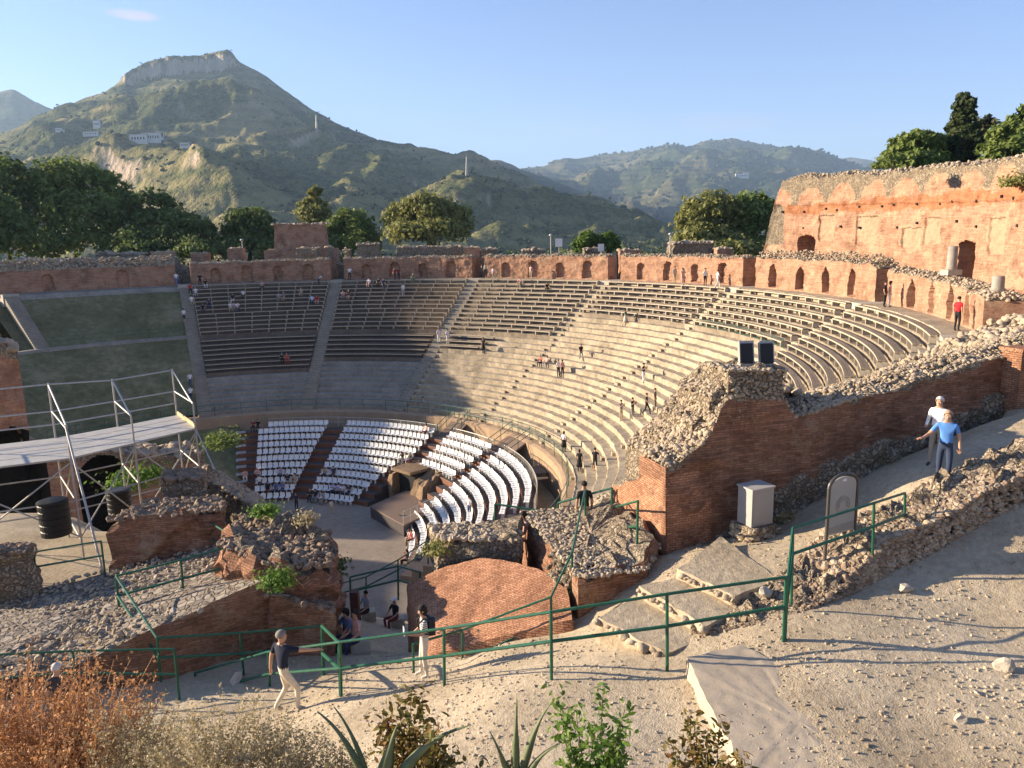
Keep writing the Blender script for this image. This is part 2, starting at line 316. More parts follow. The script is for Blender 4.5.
# ------------------------------------------------------------------ terrain
def sil(pts, x): 
    p = np.array(pts, float); return np.interp(x, p[:, 0], p[:, 1])
def smooth(a, k):
    kk = np.hanning(2 * k + 1); kk /= kk.sum(); return np.convolve(np.pad(a, k, mode='edge'), kk, 'valid')
def mountain(name, pts, dist, base_d, mats, nx=420, ny=150, amp=1.0, zbase=-110, cliff=None, seed=0.0, crest=10.0, freq=1.0):
    """a ridge as a real height field: foot at base_d, crest at dist(px), back slope behind"""
    px = np.linspace(pts[0][0], pts[-1][0], nx); py = smooth(sil(pts, px), 3)
    D = np.array([dist(x) for x in px]); T = np.concatenate([np.linspace(0, 1, ny), np.linspace(1.04, 1.6, 16)])
    G = np.zeros((nx, len(T), 3)); mi = np.zeros((nx - 1, len(T) - 1), int)
    for i in range(nx):
        d = FW + (px[i] - 512) / FPX * RT + (384 - py[i]) / FPX * UP; h = math.hypot(d[0], d[1]); ux, uy = d[0] / h, d[1] / h
        zr = ZC + D[i] * d[2] / h; c = cliff(px[i]) if cliff else 0.0
        for j, t in enumerate(T):
            b0 = base_d; dd = b0 + (D[i] - b0) * t; x, y = ux * dd, uy * dd
            if t <= 1: f = 0.72 * t + 0.28 * t ** 2.2; z = zbase + (zr - zbase) * f
            else: z = zr - (zr - zbase) * min(1.0, (t - 1) / 0.6) ** 1.2
            if c and t <= 1:
                tt_ = t + 0.012 * fbm(i * 0.22, 0.3, 5, 4) + 0.004 * fbm(i * 0.9, 2.3, 1, 3); s = min(1, max(0, (tt_ - 0.93) / 0.014)); s = s * s * (3 - 2 * s); lo = zbase + (zr - zbase) * (0.72 * 0.915 + 0.28 * 0.915 ** 2.2)
                z -= c * (1 - s) * min(1, t / 0.9) ** 3; z += 0.55 * c * s * (1 - t) / 0.085 if t > 0.925 else 0
            w = math.sin(math.pi * min(1, max(0, t))) ** 0.7 if t <= 1 else min(1, (t - 1) * 3)
            s1 = 0.0017 * freq
            rdg = 1 - abs(noise.noise(Vector((x * s1 + seed, y * s1, seed)))) * 2
            g = 92 * (rdg - 0.35) + 38 * (1 - 2 * abs(noise.noise(Vector((x * s1 * 2.7, y * s1 * 2.7, seed + 5))))) + 24 * fbm(x * s1 * 5, y * s1 * 5, seed, 5)
            tr = 4 * abs(noise.noise(Vector((x * s1 * 9, y * s1 * 9, 3))))
            z += amp * (w * (g + tr) + (crest * fbm(x * 0.012 * freq, y * 0.012 * freq, seed, 3)) * (1 - w) * 0.6)
            G[i, j] = (x, y, z)
    return MB().grid(G, 0, flip=False).build(name, mats, smooth=True)
def mountain_mat(name, green1, green2, tan, rock):
    m, N, L, b = mat(name, 0.95, 0.05); t = N.new('ShaderNodeTexCoord').outputs['Object']
    geo = N.new('ShaderNodeNewGeometry'); sp = N.new('ShaderNodeSeparateXYZ'); L.new(geo.outputs['Normal'], sp.inputs[0])
    n1 = noisy(N, L, t, 0.0035, 6, 0.6); n2 = noisy(N, L, t, 0.03, 6, 0.7); n3 = noisy(N, L, t, 0.12, 3, 0.7)
    f = math_(N, L, 'ADD', math_(N, L, 'MULTIPLY', n2, 0.55), math_(N, L, 'MULTIPLY', n3, 0.45)); g = ramp(N, [(0.40, green1), (0.60, green2)]); L.new(f, g.inputs['Fac'])
    wv = N.new('ShaderNodeTexWave'); wv.bands_direction = 'Z'; wv.inputs['Scale'].default_value = 0.012; wv.inputs['Distortion'].default_value = 6; wv.inputs['Detail'].default_value = 3; wv.inputs['Detail Scale'].default_value = 0.02; L.new(t, wv.inputs['Vector'])
    tf = math_(N, L, 'ADD', math_(N, L, 'MULTIPLY', n1, 0.62), math_(N, L, 'ADD', math_(N, L, 'MULTIPLY', wv.outputs['Fac'], 0.05), math_(N, L, 'MULTIPLY', n2, 0.28)))
    tr = ramp(N, [(0.45, (0, 0, 0)), (0.57, (1, 1, 1))]); L.new(tf, tr.inputs['Fac'])
    tt = mix(N, L, n3, tan, tuple(0.6 * x for x in tan)); c = mix(N, L, tr.outputs['Color'], g.outputs['Color'], tt)
    rf = ramp(N, [(0.52, (1, 1, 1)), (0.64, (0, 0, 0))]); L.new(math_(N, L, 'ADD', sp.outputs[2], math_(N, L, 'MULTIPLY', math_(N, L, 'SUBTRACT', n2, 0.5), 0.3)), rf.inputs['Fac'])
    rc = mix(N, L, n2, rock, tuple(0.55 * x for x in rock)); L.new(mix(N, L, rf.outputs['Color'], c, rc), b.inputs['Base Color'])
    bump(N, L, b, math_(N, L, 'ADD', n2, math_(N, L, 'MULTIPLY', n3, 0.4)), 16.0, 0.8); return m
MM1 = mountain_mat('scrub_mountain', (0.042, 0.056, 0.018), (0.12, 0.13, 0.045), (0.36, 0.30, 0.13), (0.62, 0.48, 0.34))
MM2 = mountain_mat('wooded_mountain', (0.025, 0.040, 0.014), (0.065, 0.082, 0.03), (0.2, 0.17, 0.085), (0.34, 0.29, 0.2))
P_main = [(-260, 190), (-120, 165), (-40, 150), (0, 134), (40, 117), (75, 104), (105, 92), (122, 80), (150, 67), (185, 60), (215, 55), (230, 53), (240, 65), (262, 76), (285, 91), (310, 110), (345, 128), (385, 145), (430, 153), (470, 160), (500, 171), (540, 188), (580, 206), (620, 226), (660, 246), (720, 275)]
mt = structure(mountain('rocky_mountain', P_main, lambda x: 2600 - max(0, x - 230) * 2.4, 430, MM1, 460, 170, 1.0, -110,
    cliff=lambda x: 36 * min(1, max(0, (x - 112) / 20)) * min(1, max(0, (250 - x) / 22)), seed=2.0, crest=14))
mt2 = structure(mountain('far_mountain', [(380, 205), (480, 175), (540, 166), (570, 160), (600, 157), (640, 150), (665, 146), (690, 149), (705, 142), (735, 138), (765, 146), (800, 149), (840, 160), (870, 171), (900, 176), (1000, 190), (1150, 205)], lambda x: 5600, 2400, MM2, 360, 110, 1.7, -110, seed=9.0, crest=12, freq=0.6))
mt3 = structure(mountain('spur_ridge', [(420, 165), (470, 157), (500, 160), (540, 176), (590, 196), (640, 216), (690, 240), (740, 270)], lambda x: 3300, 1800, MM2, 160, 70, 0.8, -110, seed=4.0, crest=10))
mt4 = structure(mountain('distant_peak', [(-200, 130), (-60, 112), (-20, 98), (0, 91), (14, 88), (28, 97), (48, 108), (70, 118), (110, 128), (160, 150)], lambda x: 4700, 3000, MM2, 160, 60, 0.8, -110, seed=14.0, crest=14))
mt5 = structure(mountain('distant_ridge', [(780, 172), (830, 160), (850, 157), (870, 160), (900, 168), (960, 176), (1100, 190), (1300, 200)], lambda x: 7600, 5800, MM2, 140, 40, 1.0, -110, seed=21.0, crest=12))
# valley floor: one sheet to the horizon
structure(MB().grid([[[x, y, -110.0] for y in np.linspace(-8800, 9000, 40)] for x in np.linspace(-8800, 8800, 40)], flip=True).build('valley_ground', MM2))
# hilltop the theatre is cut into: polar sheet round the auditorium
def hill_z(r, a):
    z = 17.6 - 115 * max(0, min(1, (r - 78) / 420)) ** 0.8 if r > 78 else 17.6
    if a < -50: z = min(z, 17.6 - min(9.0, (-50 - a) * 3.0))
    return z + (1.2 if r > 60 else 0.15) * fbm(r * 0.05 + a * 0.02, a * 0.11, 0, 4) * (1 + max(0, r - 78) * 0.02)
aa = np.linspace(-75, 128, 160); rr_ = np.concatenate([np.linspace(45.9, 78, 24), np.geomspace(80, 640, 34)])
structure(MB().grid([[pol(r, a, hill_z(r, a)) for r in rr_] for a in aa], flip=False).build('hilltop_ground', M['soil'], smooth=True))
# bowl floor and stage floor
def disc_grid(x0, x1, y0, y1, st, f): return [[[x, y, f(x, y)] for y in np.arange(y0, y1 + 1e-6, st)] for x in np.arange(x0, x1 + 1e-6, st)]
structure(MB().grid(disc_grid(-75, 25, 22, 78, 2.0, lambda x, y: 0.0), flip=True).build('orchestra_floor', M['floor']))

# near ground by scattered survey points
GP = np.array([(0.6, 12.5, 14.95), (2.2, 12.6, 15.0), (4.7, 12.5, 15.5), (4.3, 11, 15.5), (6.2, 11, 15.58), (4.7, 10, 15.46), (3.3, 11.5, 15.2), (-3.75, 14.5, 13.35), (-1.45, 13.6, 14.1), (-5.8, 16, 12.6), (-5, 14.9, 12.8), (-2.1, 15.8, 13.05), (-1.2, 16.4, 12.9), (-2.0, 16.3, 13.3), (-0.6, 16.0, 13.65), (0.6, 15.5, 13.95), (1.4, 15.2, 14.2),
    (1.1, 9.5, 15.3), (5.6, 9.3, 15.45), (-1.7, 9.5, 15.0), (8.9, 13, 15.45), (12, 13, 15.85), (7.6, 15.6, 15.9), (9.5, 16.2, 16.5), (11.7, 17.0, 17.2), (4.5, 16.8, 15.42), (3.6, 13.4, 15.1), (3.6, 15.4, 15.3), (4.4, 14.1, 15.36), (5.2, 15.6, 15.56), (5.5, 14.9, 15.58), (4.0, 12.3, 15.44), (4.6, 11.3, 15.46), (5.2, 10.0, 15.44), (2.5, 11.6, 15.12), (2.5, 10.4, 15.14), (2.6, 17.2, 14.6), (1.4, 17.8, 14.0), (6.0, 18.0, 15.2), (7.6, 18.8, 15.6), (10.5, 19.8, 16.6), (9.9, 17.6, 17.0), (13.8, 21.0, 17.8), (16, 19, 17.9),
    (14, 16.2, 17.0), (14, 10, 16.1), (8.5, 9.5, 15.65), (10.5, 11, 15.8), (-11, 20, 12.4), (-12.8, 21, 12.3), (-14, 24, 12.1), (-17, 27, 11.9), (-13, 30, 11.3), (-9, 12, 13.0), (-14, 14, 12.9), (-9.0, 17.3, 12.3), (-18, 20, 12.3), (-8.0, 21, 12.2), (-5, 9, 13.8), (-20, 34, 10.3), (-26, 28, 11.8), (-25, 34, 10.3),
    (-3.0, 20, 11.0), (-3.0, 24, 8.5), (-3.5, 30, 6.6), (-6, 33, 5.2), (-8, 36, 2.0), (-5, 18.2, 12.3), (1, 22, 12.5), (3, 26, 11.0), (3, 32, 8.0), (0, 30, 7.5), (0, 37, 3.5), (-11, 40, 0.0), (-12, 36, 0.0), (-14, 38, 0)])
_n = len(GP); _A = np.zeros((_n + 3, _n + 3)); _d = np.hypot(GP[:, None, 0] - GP[None, :, 0], GP[:, None, 1] - GP[None, :, 1])
_A[:_n, :_n] = -np.sqrt(_d ** 2 + 0.5) + 0.25 * np.eye(_n); _A[:_n, _n] = 1; _A[:_n, _n + 1:] = GP[:, :2]; _A[_n:, :_n] = _A[:_n, _n:].T
_W = np.linalg.solve(_A, np.concatenate([GP[:, 2], np.zeros(3)]))
def gz(x, y): return float(-(np.sqrt((GP[:, 0] - x) ** 2 + (GP[:, 1] - y) ** 2 + 0.5) * _W[:_n]).sum() + _W[_n] + _W[_n + 1] * x + _W[_n + 2] * y)
def ground(x, y): return gz(x, y) + 0.03 * fbm(x * 0.7, y * 0.7, 1, 4) + 0.012 * fbm(x * 4, y * 4, 2, 3)
X, Y = np.arange(-10, 18.01, 0.14), np.arange(6.0, 20.01, 0.14)
gg = np.array([[[x, y, ground(x, y)] for y in Y] for x in X])
structure(MB().grid(gg, flip=True).build('gravel_path', M['gravel'], smooth=True))
def coarse(x, y):
    z = ground(x, y)
    if -10 <= x <= 18 and 6 <= y <= 20: z -= 0.35
    if y > 33: z = min(z, 4.0 - (y - 33) * 0.6)
    Rr = math.hypot(x - CX, y - CY)
    if Rr < 46.5 and x > 0: z = min(z, 15.0 - max(0, 45 - Rr) * 0.9)
    return z
structure(MB().grid(disc_grid(-45, 44, -30, 44, 0.9, coarse), flip=True).build('hillside_ground', M['gravel'], smooth=True))
# ------------------------------------------------------------------ auditorium
STA = [-48 + 23.1 * k for k in range(7)] + [113.6]
HW = 0.62
N_ROW = 27
def row_r(i): return 24.6 + 0.72 * i
def row_z(i): return 6.15 + 0.43 * i
RW, ZW = 45.4, 17.75
def arc(mb, prof, a0, a1, hw0=HW, hw1=HW, step=0.75, m=0, jag=0.0, UVs=1.0):
    """revolve profile [(r,z)...] between two stair axes, leaving half a stair width at both ends"""
    n = max(2, int((a1 - a0) / step)); G = []; U = []; k = np.concatenate([[0], np.cumsum([math.hypot(prof[i + 1][0] - prof[i][0], prof[i + 1][1] - prof[i][1]) for i in range(len(prof) - 1)])])
    for q in range(n + 1):
        col = []
        for r, z in prof:
            lo = a0 + math.degrees(hw0 / r); hi = a1 - math.degrees(hw1 / r); a = lo + (hi - lo) * q / n
            col.append(pol(r + (jag * noise.noise(Vector((a * 0.9 * r / 40, r * 1.1, 3.1))) if jag else 0), a, z + (jag * 0.8 * noise.noise(Vector((a * 0.8, r * 1.3, 7.7))) if jag else 0)))
        G.append(col); U.append([(R_(a0 + (a1 - a0) * q / n) * 36, kk) for kk in k])
    return mb.grid(G, m, U, flip=True)
def step_profile(i0, i1):
    p = []
    for i in range(i0, i1 + 1):
        p += [(row_r(i), row_z(i) - 0.43), (row_r(i) + 0.012, row_z(i) - 0.03), (row_r(i) + 0.05, row_z(i)), (row_r(i) + 0.70, row_z(i) + 0.01)]
    return p
LEDGE = [(RW - 1.55, row_z(N_ROW - 1)), (RW - 1.5, ZW), (RW + 0.3, ZW)]
aud = thing('stone_auditorium', 'curved bank of stone seating tiers cut by radial stairways below the brick gallery', 'auditorium', (CX, CY, 0))
names = ['with the shaded western rows', 'b', 'c']
for k in range(1, 7):
    mb = MB(); arc(mb, step_profile(0, N_ROW - 1) + LEDGE, STA[k], STA[k + 1], jag=0.075 if k >= 3 else 0.04)
    low_ = {1: 7, 2: 9, 3: 15, 4: 20, 5: 20, 6: 14}[k]; prof_n = 4 * N_ROW + 3 - 1; nseg = max(2, int((STA[k + 1] - STA[k]) / 0.75)); mb.F = [(f, np.tile([1 if 4 * low_ <= q < 4 * N_ROW else 0 for q in range(prof_n)], nseg)) for f, m_ in mb.F]
    mb.build('seating_wedge', [M['limestone' if k > 2 else 'grey_stone'], M['bench_terrace' if k < 3 else 'bench_terrace_lit']], aud)
# grass wedge on the left
gp = [(24.3, 6.0), (25.2, 6.2), (29.2, 8.9), (35.4, 12.3), (35.6, 12.75), (36.6, 12.8), (43.6, 17.1), (43.9, 17.6), (45.7, ZW)]
mb = MB(); arc(mb, [(r + 0, z) for r, z in gp[:4]], -60, STA[1], 0, HW, jag=0.12); o = mb.build('lower_lawn', M['grass'], aud)
mb = MB(); arc(mb, [(35.4, 12.3), (35.5, 12.6), (36.0, 12.65)], -60, STA[1], 0, HW, jag=0.05); mb.build('ledge', M['grey_stone'], aud)
mb = MB(); arc(mb, [(36.0, 12.64)] + gp[6:7], STA[0], STA[1], jag=0.12); mb.build('upper_lawn', M['grass'], aud)
mb = MB(); arc(mb, gp[6:], STA[0], STA[1], jag=0.05); mb.build('walkway', M['grey_stone'], aud)
# stairways: full flights of small steps for the left three, half steps among the stone rows for the others
def stair(a, n, r0, r1, z0, z1, hw, m):
    G = []
    for s in range(n):
        ra = r0 + (r1 - r0) * s / n; rb = r0 + (r1 - r0) * (s + 1) / n; za = z0 + (z1 - z0) * s / n; zb = z0 + (z1 - z0) * (s + 1) / n
        G += [(ra, za), (ra + 0.004, zb), (rb, zb)]
    mb = MB(); g = []
    for e in (-1, 1): g.append([pol(r, a + math.degrees(e * hw / r), z) for r, z in G])
    mb.grid(g, 0, flip=True)
    for e in (-1, 1):
        lo = [pol(r, a + math.degrees(e * hw / r), z - 0.9) for r, z in G]; mb.grid([g[0 if e < 0 else 1], lo], 0, flip=e > 0)
    return mb
M['stair'] = stone_mat('stair_stone', [(0.35, (0.20, 0.18, 0.145)), (0.65, (0.36, 0.32, 0.255))], (0.8, 4, 20), 0.01)
for k, a in enumerate(STA):
    top = RW + 0.2
    if k == 0: stair(a, 26, 35.9, top - 1.2, 12.5, ZW, HW + 0.03, 0).build('stairway', M['stair'], aud)
    elif k <= 3 or k == 7: stair(a, 54, 24.3, top - 1.2, 5.75, ZW, HW + 0.03, 0).build('stairway', M['stair'], aud)
    else:
        mb = stair(a, 27, row_r(0), row_r(26) + .72, row_z(0) - .43, row_z(26), HW + 0.02, 0)
        for i in range(N_ROW):                      # half-step blocks that throw small shadows
            for e in ((-0.2,) if i % 2 else (0.15,)):
                p = pol(row_r(i) - 0.13, a + math.degrees(e / row_r(i)), row_z(i) - 0.43 + 0.105); mb.box(p, (0.5, 0.26, 0.21), -R_(a))
        mb.build('stairway', M['limestone'], aud)
    st = MB().prism([pol(RW - 1.62, a - 1.0)[:2], pol(RW + 2.2, a - 0.9)[:2], pol(RW + 2.2, a + 0.9)[:2], pol(RW - 1.62, a + 1.0)[:2]], 16.5, ZW + 0.02); st.build('landing', M['pale_stone'], aud)
# retaining ring under the first row and the corridor behind the white seats
mb = MB(); arc(mb, [(23.7, 2.6), (23.72, 5.6), (24.0, 5.72), (24.65, 5.735)], -60, 114, 0, 0, 0.75, jag=0.06); mb.build('retaining_ring', M['plaster'], aud)
mb = MB(); arc(mb, [(20.2, 2.9), (23.75, 2.9)], -19, 114, 0, 0, 1.0, jag=0.03); mb.build('corridor_floor', M['gravel'], aud)
mb = MB(); arc(mb, [(12.0, -0.1), (16, 1.6), (20, 3.2), (21.5, 3.6), (23.8, 4.6)], -75, -17.5, 0, 0, 1.0, jag=0.35); structure(mb.build('lower_bank', M['grass'], None, True))

# ------------------------------------------------------------------ timber benches
SUP = [None]
def bench(a0, a1, i, hw0, hw1, label, open_):
    r, z = row_r(i), row_z(i); c = pol(r + 0.3, (a0 + a1) / 2, z)
    t = thing('wooden_bench', label, 'bench', c, 0, 'curved timber benches in the auditorium')
    h = 0.40; mb = MB(); arc(mb, [(r + 0.06, z + h - 0.085), (r + 0.06, z + h)], a0, a1, hw0, hw1, 0.9, 1); arc(mb, [(r + 0.06, z + h), (r + 0.24, z + h), (r + 0.24, z + h - 0.04)], a0, a1, hw0, hw1, 0.9)
    arc(mb, [(r + 0.262, z + h - 0.04), (r + 0.262, z + h), (r + 0.46, z + h), (r + 0.46, z + h - 0.07)], a0, a1, hw0, hw1, 0.9); mb.build('seat', [M['bench_wood' if a0 < 10 else 'bench_wood_lit'], M['bench_frame']], t)
    if open_:
        n = max(2, int(R_(a1 - a0) * r / 1.95))
        for q in range(n + 1):
            lo = a0 + math.degrees(hw0 / r) + 0.12; hi = a1 - math.degrees(hw1 / r) - 0.12; a = lo + (hi - lo) * q / n
            p = pol(r + 0.26, a, z + 0.165)
            if SUP[0] is None: SUP[0] = MB().box((0, 0, 0), (0.09, 0.46, 0.33)).build('support', M['bench_frame'], link=False)
            o = SUP[0].copy(); COL.objects.link(o); o.parent = t; o.location = p - c; o.rotation_euler = (0, 0, -R_(a))
    else:
        mb = MB(); arc(mb, [(r + 0.35, z), (r + 0.35, z + h - 0.075)], a0, a1, hw0, hw1, 0.9); mb.build('backing_board', M['dark_deck'], t)
    return t
WEDGE = {1: 'left of the second stairway', 2: 'between the second and third stairways', 3: 'between the third and fourth stairways', 4: 'right of the fourth stairway', 5: 'before the bend to the right', 6: 'at the right end by the ruined wall'}
ORD = ['top', 'second', 'third', 'fourth', 'fifth', 'sixth', 'seventh', 'eighth', 'ninth', 'tenth', 'eleventh', 'twelfth', 'thirteenth', 'fourteenth', 'fifteenth']
WN = {1: 'first benched wedge from the left', 2: 'second benched wedge from the left', 3: 'middle wedge with the shadow edge', 4: 'wedge whose top meets the red brick recess', 5: 'wedge below the pointed niches', 6: 'rightmost wedge next to the rubble wall'}
for k in range(1, 7):
    low = {1: 15, 2: 15, 3: 15, 4: 20, 5: 20, 6: 14}[k]
    for i in range(N_ROW - 1, low - 1, -1):
        bench(STA[k], STA[k + 1], i, HW + 0.08, HW + 0.08, 'brown timber bench, %s row from the top, %s' % (ORD[N_ROW - 1 - i].replace('top', 'uppermost'), WN[k]), True)
for k, lo, hi in ((1, 7, 13), (2, 9, 13)):
    for i in range(hi, lo - 1, -1):
        bench(STA[k], STA[k + 1], i, HW + 0.08, HW + 0.08, 'dark boarded bench, %s of the lower block, %s' % (ORD[hi - i], WN[k]), False)
for q, i in enumerate((13, 12, 11)):
    bench(STA[3], STA[3] + 11.5 - q * 0.9, i, HW + 0.08, 0, 'short dark boarded bench, %s of three, right of the third stairway in shade' % ORD[q], False)

# ------------------------------------------------------------------ brick walls with niches
def relief(mb, P, nrm, n_u, L, z0, ztop, nz, niche=None, matf=None, rough=0.05, thick=1.2, m_top=1, tnoise=0.0):
    """wall face as a fine grid; P(u), nrm(u) in plan, niche(u,z)->depth"""
    G = np.zeros((n_u + 1, nz + 1, 3)); UV = np.zeros((n_u + 1, nz + 1, 2)); mi = np.zeros((n_u, nz), int); B = []
    for i in range(n_u + 1):
        u = L * i / n_u; p = P(u); n = nrm(u); zb = z0(u) if callable(z0) else z0; zt = ztop(u)
        if tnoise: zt += tnoise * fbm(u * 0.8, 1.7, z0(u) * 0 if callable(z0) else 0, 4)
        for j in range(nz + 1):
            z = zb + (zt - zb) * j / nz; d = niche(u, z) if niche else 0.0
            e = rough * fbm(u * 1.1, z * 1.6, 4.2, 4)
            G[i, j] = (p[0] - n[0] * (d - e), p[1] - n[1] * (d - e), z); UV[i, j] = (u, z)
            if matf and i < n_u and j < nz: mi[i, j] = matf(u, z)
        B.append([(p[0] - n[0] * thick, p[1] - n[1] * thick, zt), (p[0] - n[0] * thick, p[1] - n[1] * thick, zb)])
    mb.grid(G, mi.reshape(-1) if matf else 0, UV, flip=True)
    B = np.array(B); T = np.stack([G[:, -1], G[:, -1] * 0.5 + B[:, 0] * 0.5 + np.array([0, 0, 0.06]), B[:, 0], B[:, 1]], 1)
    mb.grid(T, m_top, flip=True)
    for e in (0, -1):                                    # end caps
        q = np.vstack([G[e, 0], G[e, -1], B[e, 0], B[e, 1]]); mb.add(q, [[0, 1, 2, 3]] if e == 0 else [[3, 2, 1, 0]], 0, np.array([[0, q[0, 2]], [0, q[1, 2]], [thick, q[2, 2]], [thick, q[3, 2]]]))
    return G
def crest_rocks(mb, G, thick, nrm_out, n, size, m=2, seed=3, lift=0.0, lo=False):
    rr = np.random.default_rng(seed); top = G[:, -1]; idx = rr.integers(0, len(top) - 1, n); f = rr.uniform(0, 1, n)[:, None]
    p = top[idx] * (1 - f) + top[idx + 1] * f; off = rr.uniform(0, 1, n)
    nn = np.array([nrm_out(i) for i in idx]); p = p - np.c_[nn * (off * thick)[:, None], np.zeros(n)]
    p[:, 2] += rr.uniform(-0.05, 1, n) * lift * np.sin(off * math.pi) ; rocks(mb, p, size * rr.uniform(0.5, 1.5, n) ** 1.4, m, 0.7, lo, seed)
WH = lambda a: float(np.interp(a, [-52, -26, 0, 62, 88, 90, 100, 114], [2.45, 2.45, 2.6, 2.6, 2.6, 2.25, 2.0, 1.75]))
def niche_fn(cent, w, h, zb, depth, pointed=0.0):
    def f(u, z):
        for q_, c in enumerate(cent):
            v_ = math.sin(c * 12.9 + zb); x = abs(u - c - 0.06 * v_ * math.sin(z * 3)) / (w * (1 + 0.09 * v_) / 2)
            if x < 1 and zb <= z: 
                top = zb + h * (1 + 0.06 * math.cos(c * 7.7)) - w / 2 + (w / 2) * (math.sqrt(1 - x * x) if not pointed else (1 - x ** 1.4) * pointed)
                if z < top: return depth * (0.8 + 0.35 * math.cos(c * 5.1))
        return 0.0
    return f
NW = ['leftmost, above the grass bank', 'in shade, left of the tall brick pier', 'in shade, below the tall brick pier', 'central, just lit by the sun', 'below the two white notice boards', 'with three visitors standing at its foot', 'below the great brick wall', ]
gl = [('low brick gallery wall above the grass bank, rubble heaped on top', 0), ('brick gallery wall in shade with faint niches and a lamp post behind', 1), ('brick gallery wall in shade below the tall broken brick pier', 2),
      ('brick gallery wall at mid bowl, round green tree behind it', 3), ('sunlit brick gallery wall with four arched niches below a white notice board', 4), ('sunlit brick gallery wall with visitors standing along its foot', 5), ('sunlit brick gallery wall curving down to the right end with pointed niches', 6)]
edges = STA[:6] + [STA[6] - 0.3, 113.5]
for lab, k in gl:
    a0, a1 = STA[k] + math.degrees(0.85 / RW), STA[k + 1] - math.degrees(0.85 / RW)
    if k == 6: a1 = 113.2
    if k == 0: a0 = STA[0] - 1.6
    L = R_(a1 - a0) * RW; P = lambda u: pol(RW, a0 + math.degrees(u / RW)); nr = lambda u: -np.array([math.sin(R_(a0) + u / RW), math.cos(R_(a0) + u / RW)])
    if k == 0: cent = [R_(x - a0) * RW for x in (-42.8, -33.2)]
    else:
        d = STA[k + 1] - STA[k]; cent = [R_(STA[k] + d * q / 5 - a0) * RW for q in (1, 2, 3, 4)]
        if k == 6: cent = [R_(x - a0) * RW for x in (96.2, 100.3, 104.3, 108.3)]
        if k == 5: cent = [R_(x - a0) * RW for x in (71.5, 76.2, 80.7, 85.3)]
    z0 = ZW - 0.1; nf = niche_fn(cent, 1.15 if k < 5 else 1.0, 1.85 if k < 6 else 1.65, ZW + 0.12, 0.55, 0.0 if k < 5 else 1.25)
    mb = MB(); G = relief(mb, P, nr, int(L / 0.11), L, z0, lambda u: ZW + WH(a0 + math.degrees(u / RW)), 26, nf, None, 0.09, 1.7, 1, 0.16)
    crest_rocks(mb, G, 1.7, lambda i: nr(L * i / (len(G) - 1)), 1500 if k else 2600, 0.085 if k else 0.14, 2, 20 + k, 0.25 if k not in (0, 5) else (1.2 if k == 0 else 0.7))
    tag(mb.build('gallery_wall', [M['brick_far'], M['rubble'], M['stones']]), lab, 'brick wall', 'brick gallery walls round the top of the bowl')

# great outer wall on the right
a0, a1, RO = 61.9, 124.0, 51.5
L = R_(a1 - a0) * RO; P = lambda u: pol(RO, a0 + math.degrees(u / RO)); nr = lambda u: -np.array([math.sin(R_(a0) + u / RO), math.cos(R_(a0) + u / RO)])
A2U = lambda a: R_(a - a0) * RO
top_z = lambda u: float(np.interp(a0 + math.degrees(u / RO), [61.9, 62.6, 63.4, 64.2, 66, 72, 86, 96, 110, 124], [20.8, 23.6, 26.0, 27.3, 27.55, 27.25, 26.85, 26.6, 26.3, 26.0]))
doors = [(A2U(67.9), 2.15, 17.8, 22.2), (A2U(89.5), 1.9, 17.8, 21.75)]
def n_big(u, z):
    for c, w, zb, zt in doors:
        x = abs(u - c) / (w / 2)
        if x < 1 and z < zt - 0.35 + 0.35 * math.sqrt(1 - x * x): return 2.3 if c > 10 else 1.6
    a = a0 + math.degrees(u / RO)
    if abs(z - 25.0 + (a - 68) * 0.026) < 0.09: return -0.07                    # string course
    for c, za, zb_, hw in patches:
        if abs(a - c) < hw and za < z < zb_: return 0.12
    h = (math.sin(u * 57.3) * 43758.5) % 1.0
    return 0.0
patches = [(70.7, 21.7, 23.95, 1.05), (76.1, 21.4, 23.7, 1.35), (82.2, 21.2, 22.7, 1.3), (84.8, 21.4, 23.4, 1.0), (93.1, 20.9, 23.2, 1.0), (99, 20.7, 23.0, 1.1), (106, 20.6, 22.9, 1.2)]
def m_big(u, z):
    a = a0 + math.degrees(u / RO); zz = z + 0.35 * fbm(u * 0.9, z * 0.9, 2, 3); uu = u + 0.4 * fbm(u * 0.8, z * 1.1, 8, 3)
    for c, za, zb_, hw in patches:
        if abs(a0 + math.degrees(uu / RO) - c) < hw and za < zz < zb_: return 3
    if a < 64.6 and zz > 21.3 and zz < 25: return 2
    if zz > 25.05:
        for c in (64.0, 68.2, 72.5, 76.7, 81.0, 85.1, 89.2, 93.3, 97.4, 101.5, 105.6, 109.7):
            if ((uu - A2U(c)) / 1.55) ** 2 + ((zz - 24.9) / 1.55) ** 2 < 1: return 0
        return 2
    if 24.1 < zz < 24.98: return 4
    if fbm(u * 0.35, z * 0.5, 12, 4) > 0.55: return 3
    return 0
mb = MB(); G = relief(mb, P, nr, 520, L, 17.3, top_z, 88, n_big, m_big, 0.10, 2.4, 1, 0.25)
crest_rocks(mb, G, 2.4, lambda i: nr(L * i / 520), 4200, 0.1, 5, 77, 0.35)
for q in range(170):                                   # putlog holes
    pass
big = thing('outer_wall', 'tall ruined brick outer wall with two arched doorways at upper right', 'brick wall', pol(RO, 90, 17.3))
M['brick_course'] = brick_mat('brick_course', (0.40, 0.18, 0.095), (0.33, 0.14, 0.075), (0.40, 0.22, 0.125), near=False)
mb.build('masonry', [M['brick_far'], M['rubble'], M['rubble'], M['plaster'], M['brick_course'], M['stones']], big)
mb = MB()
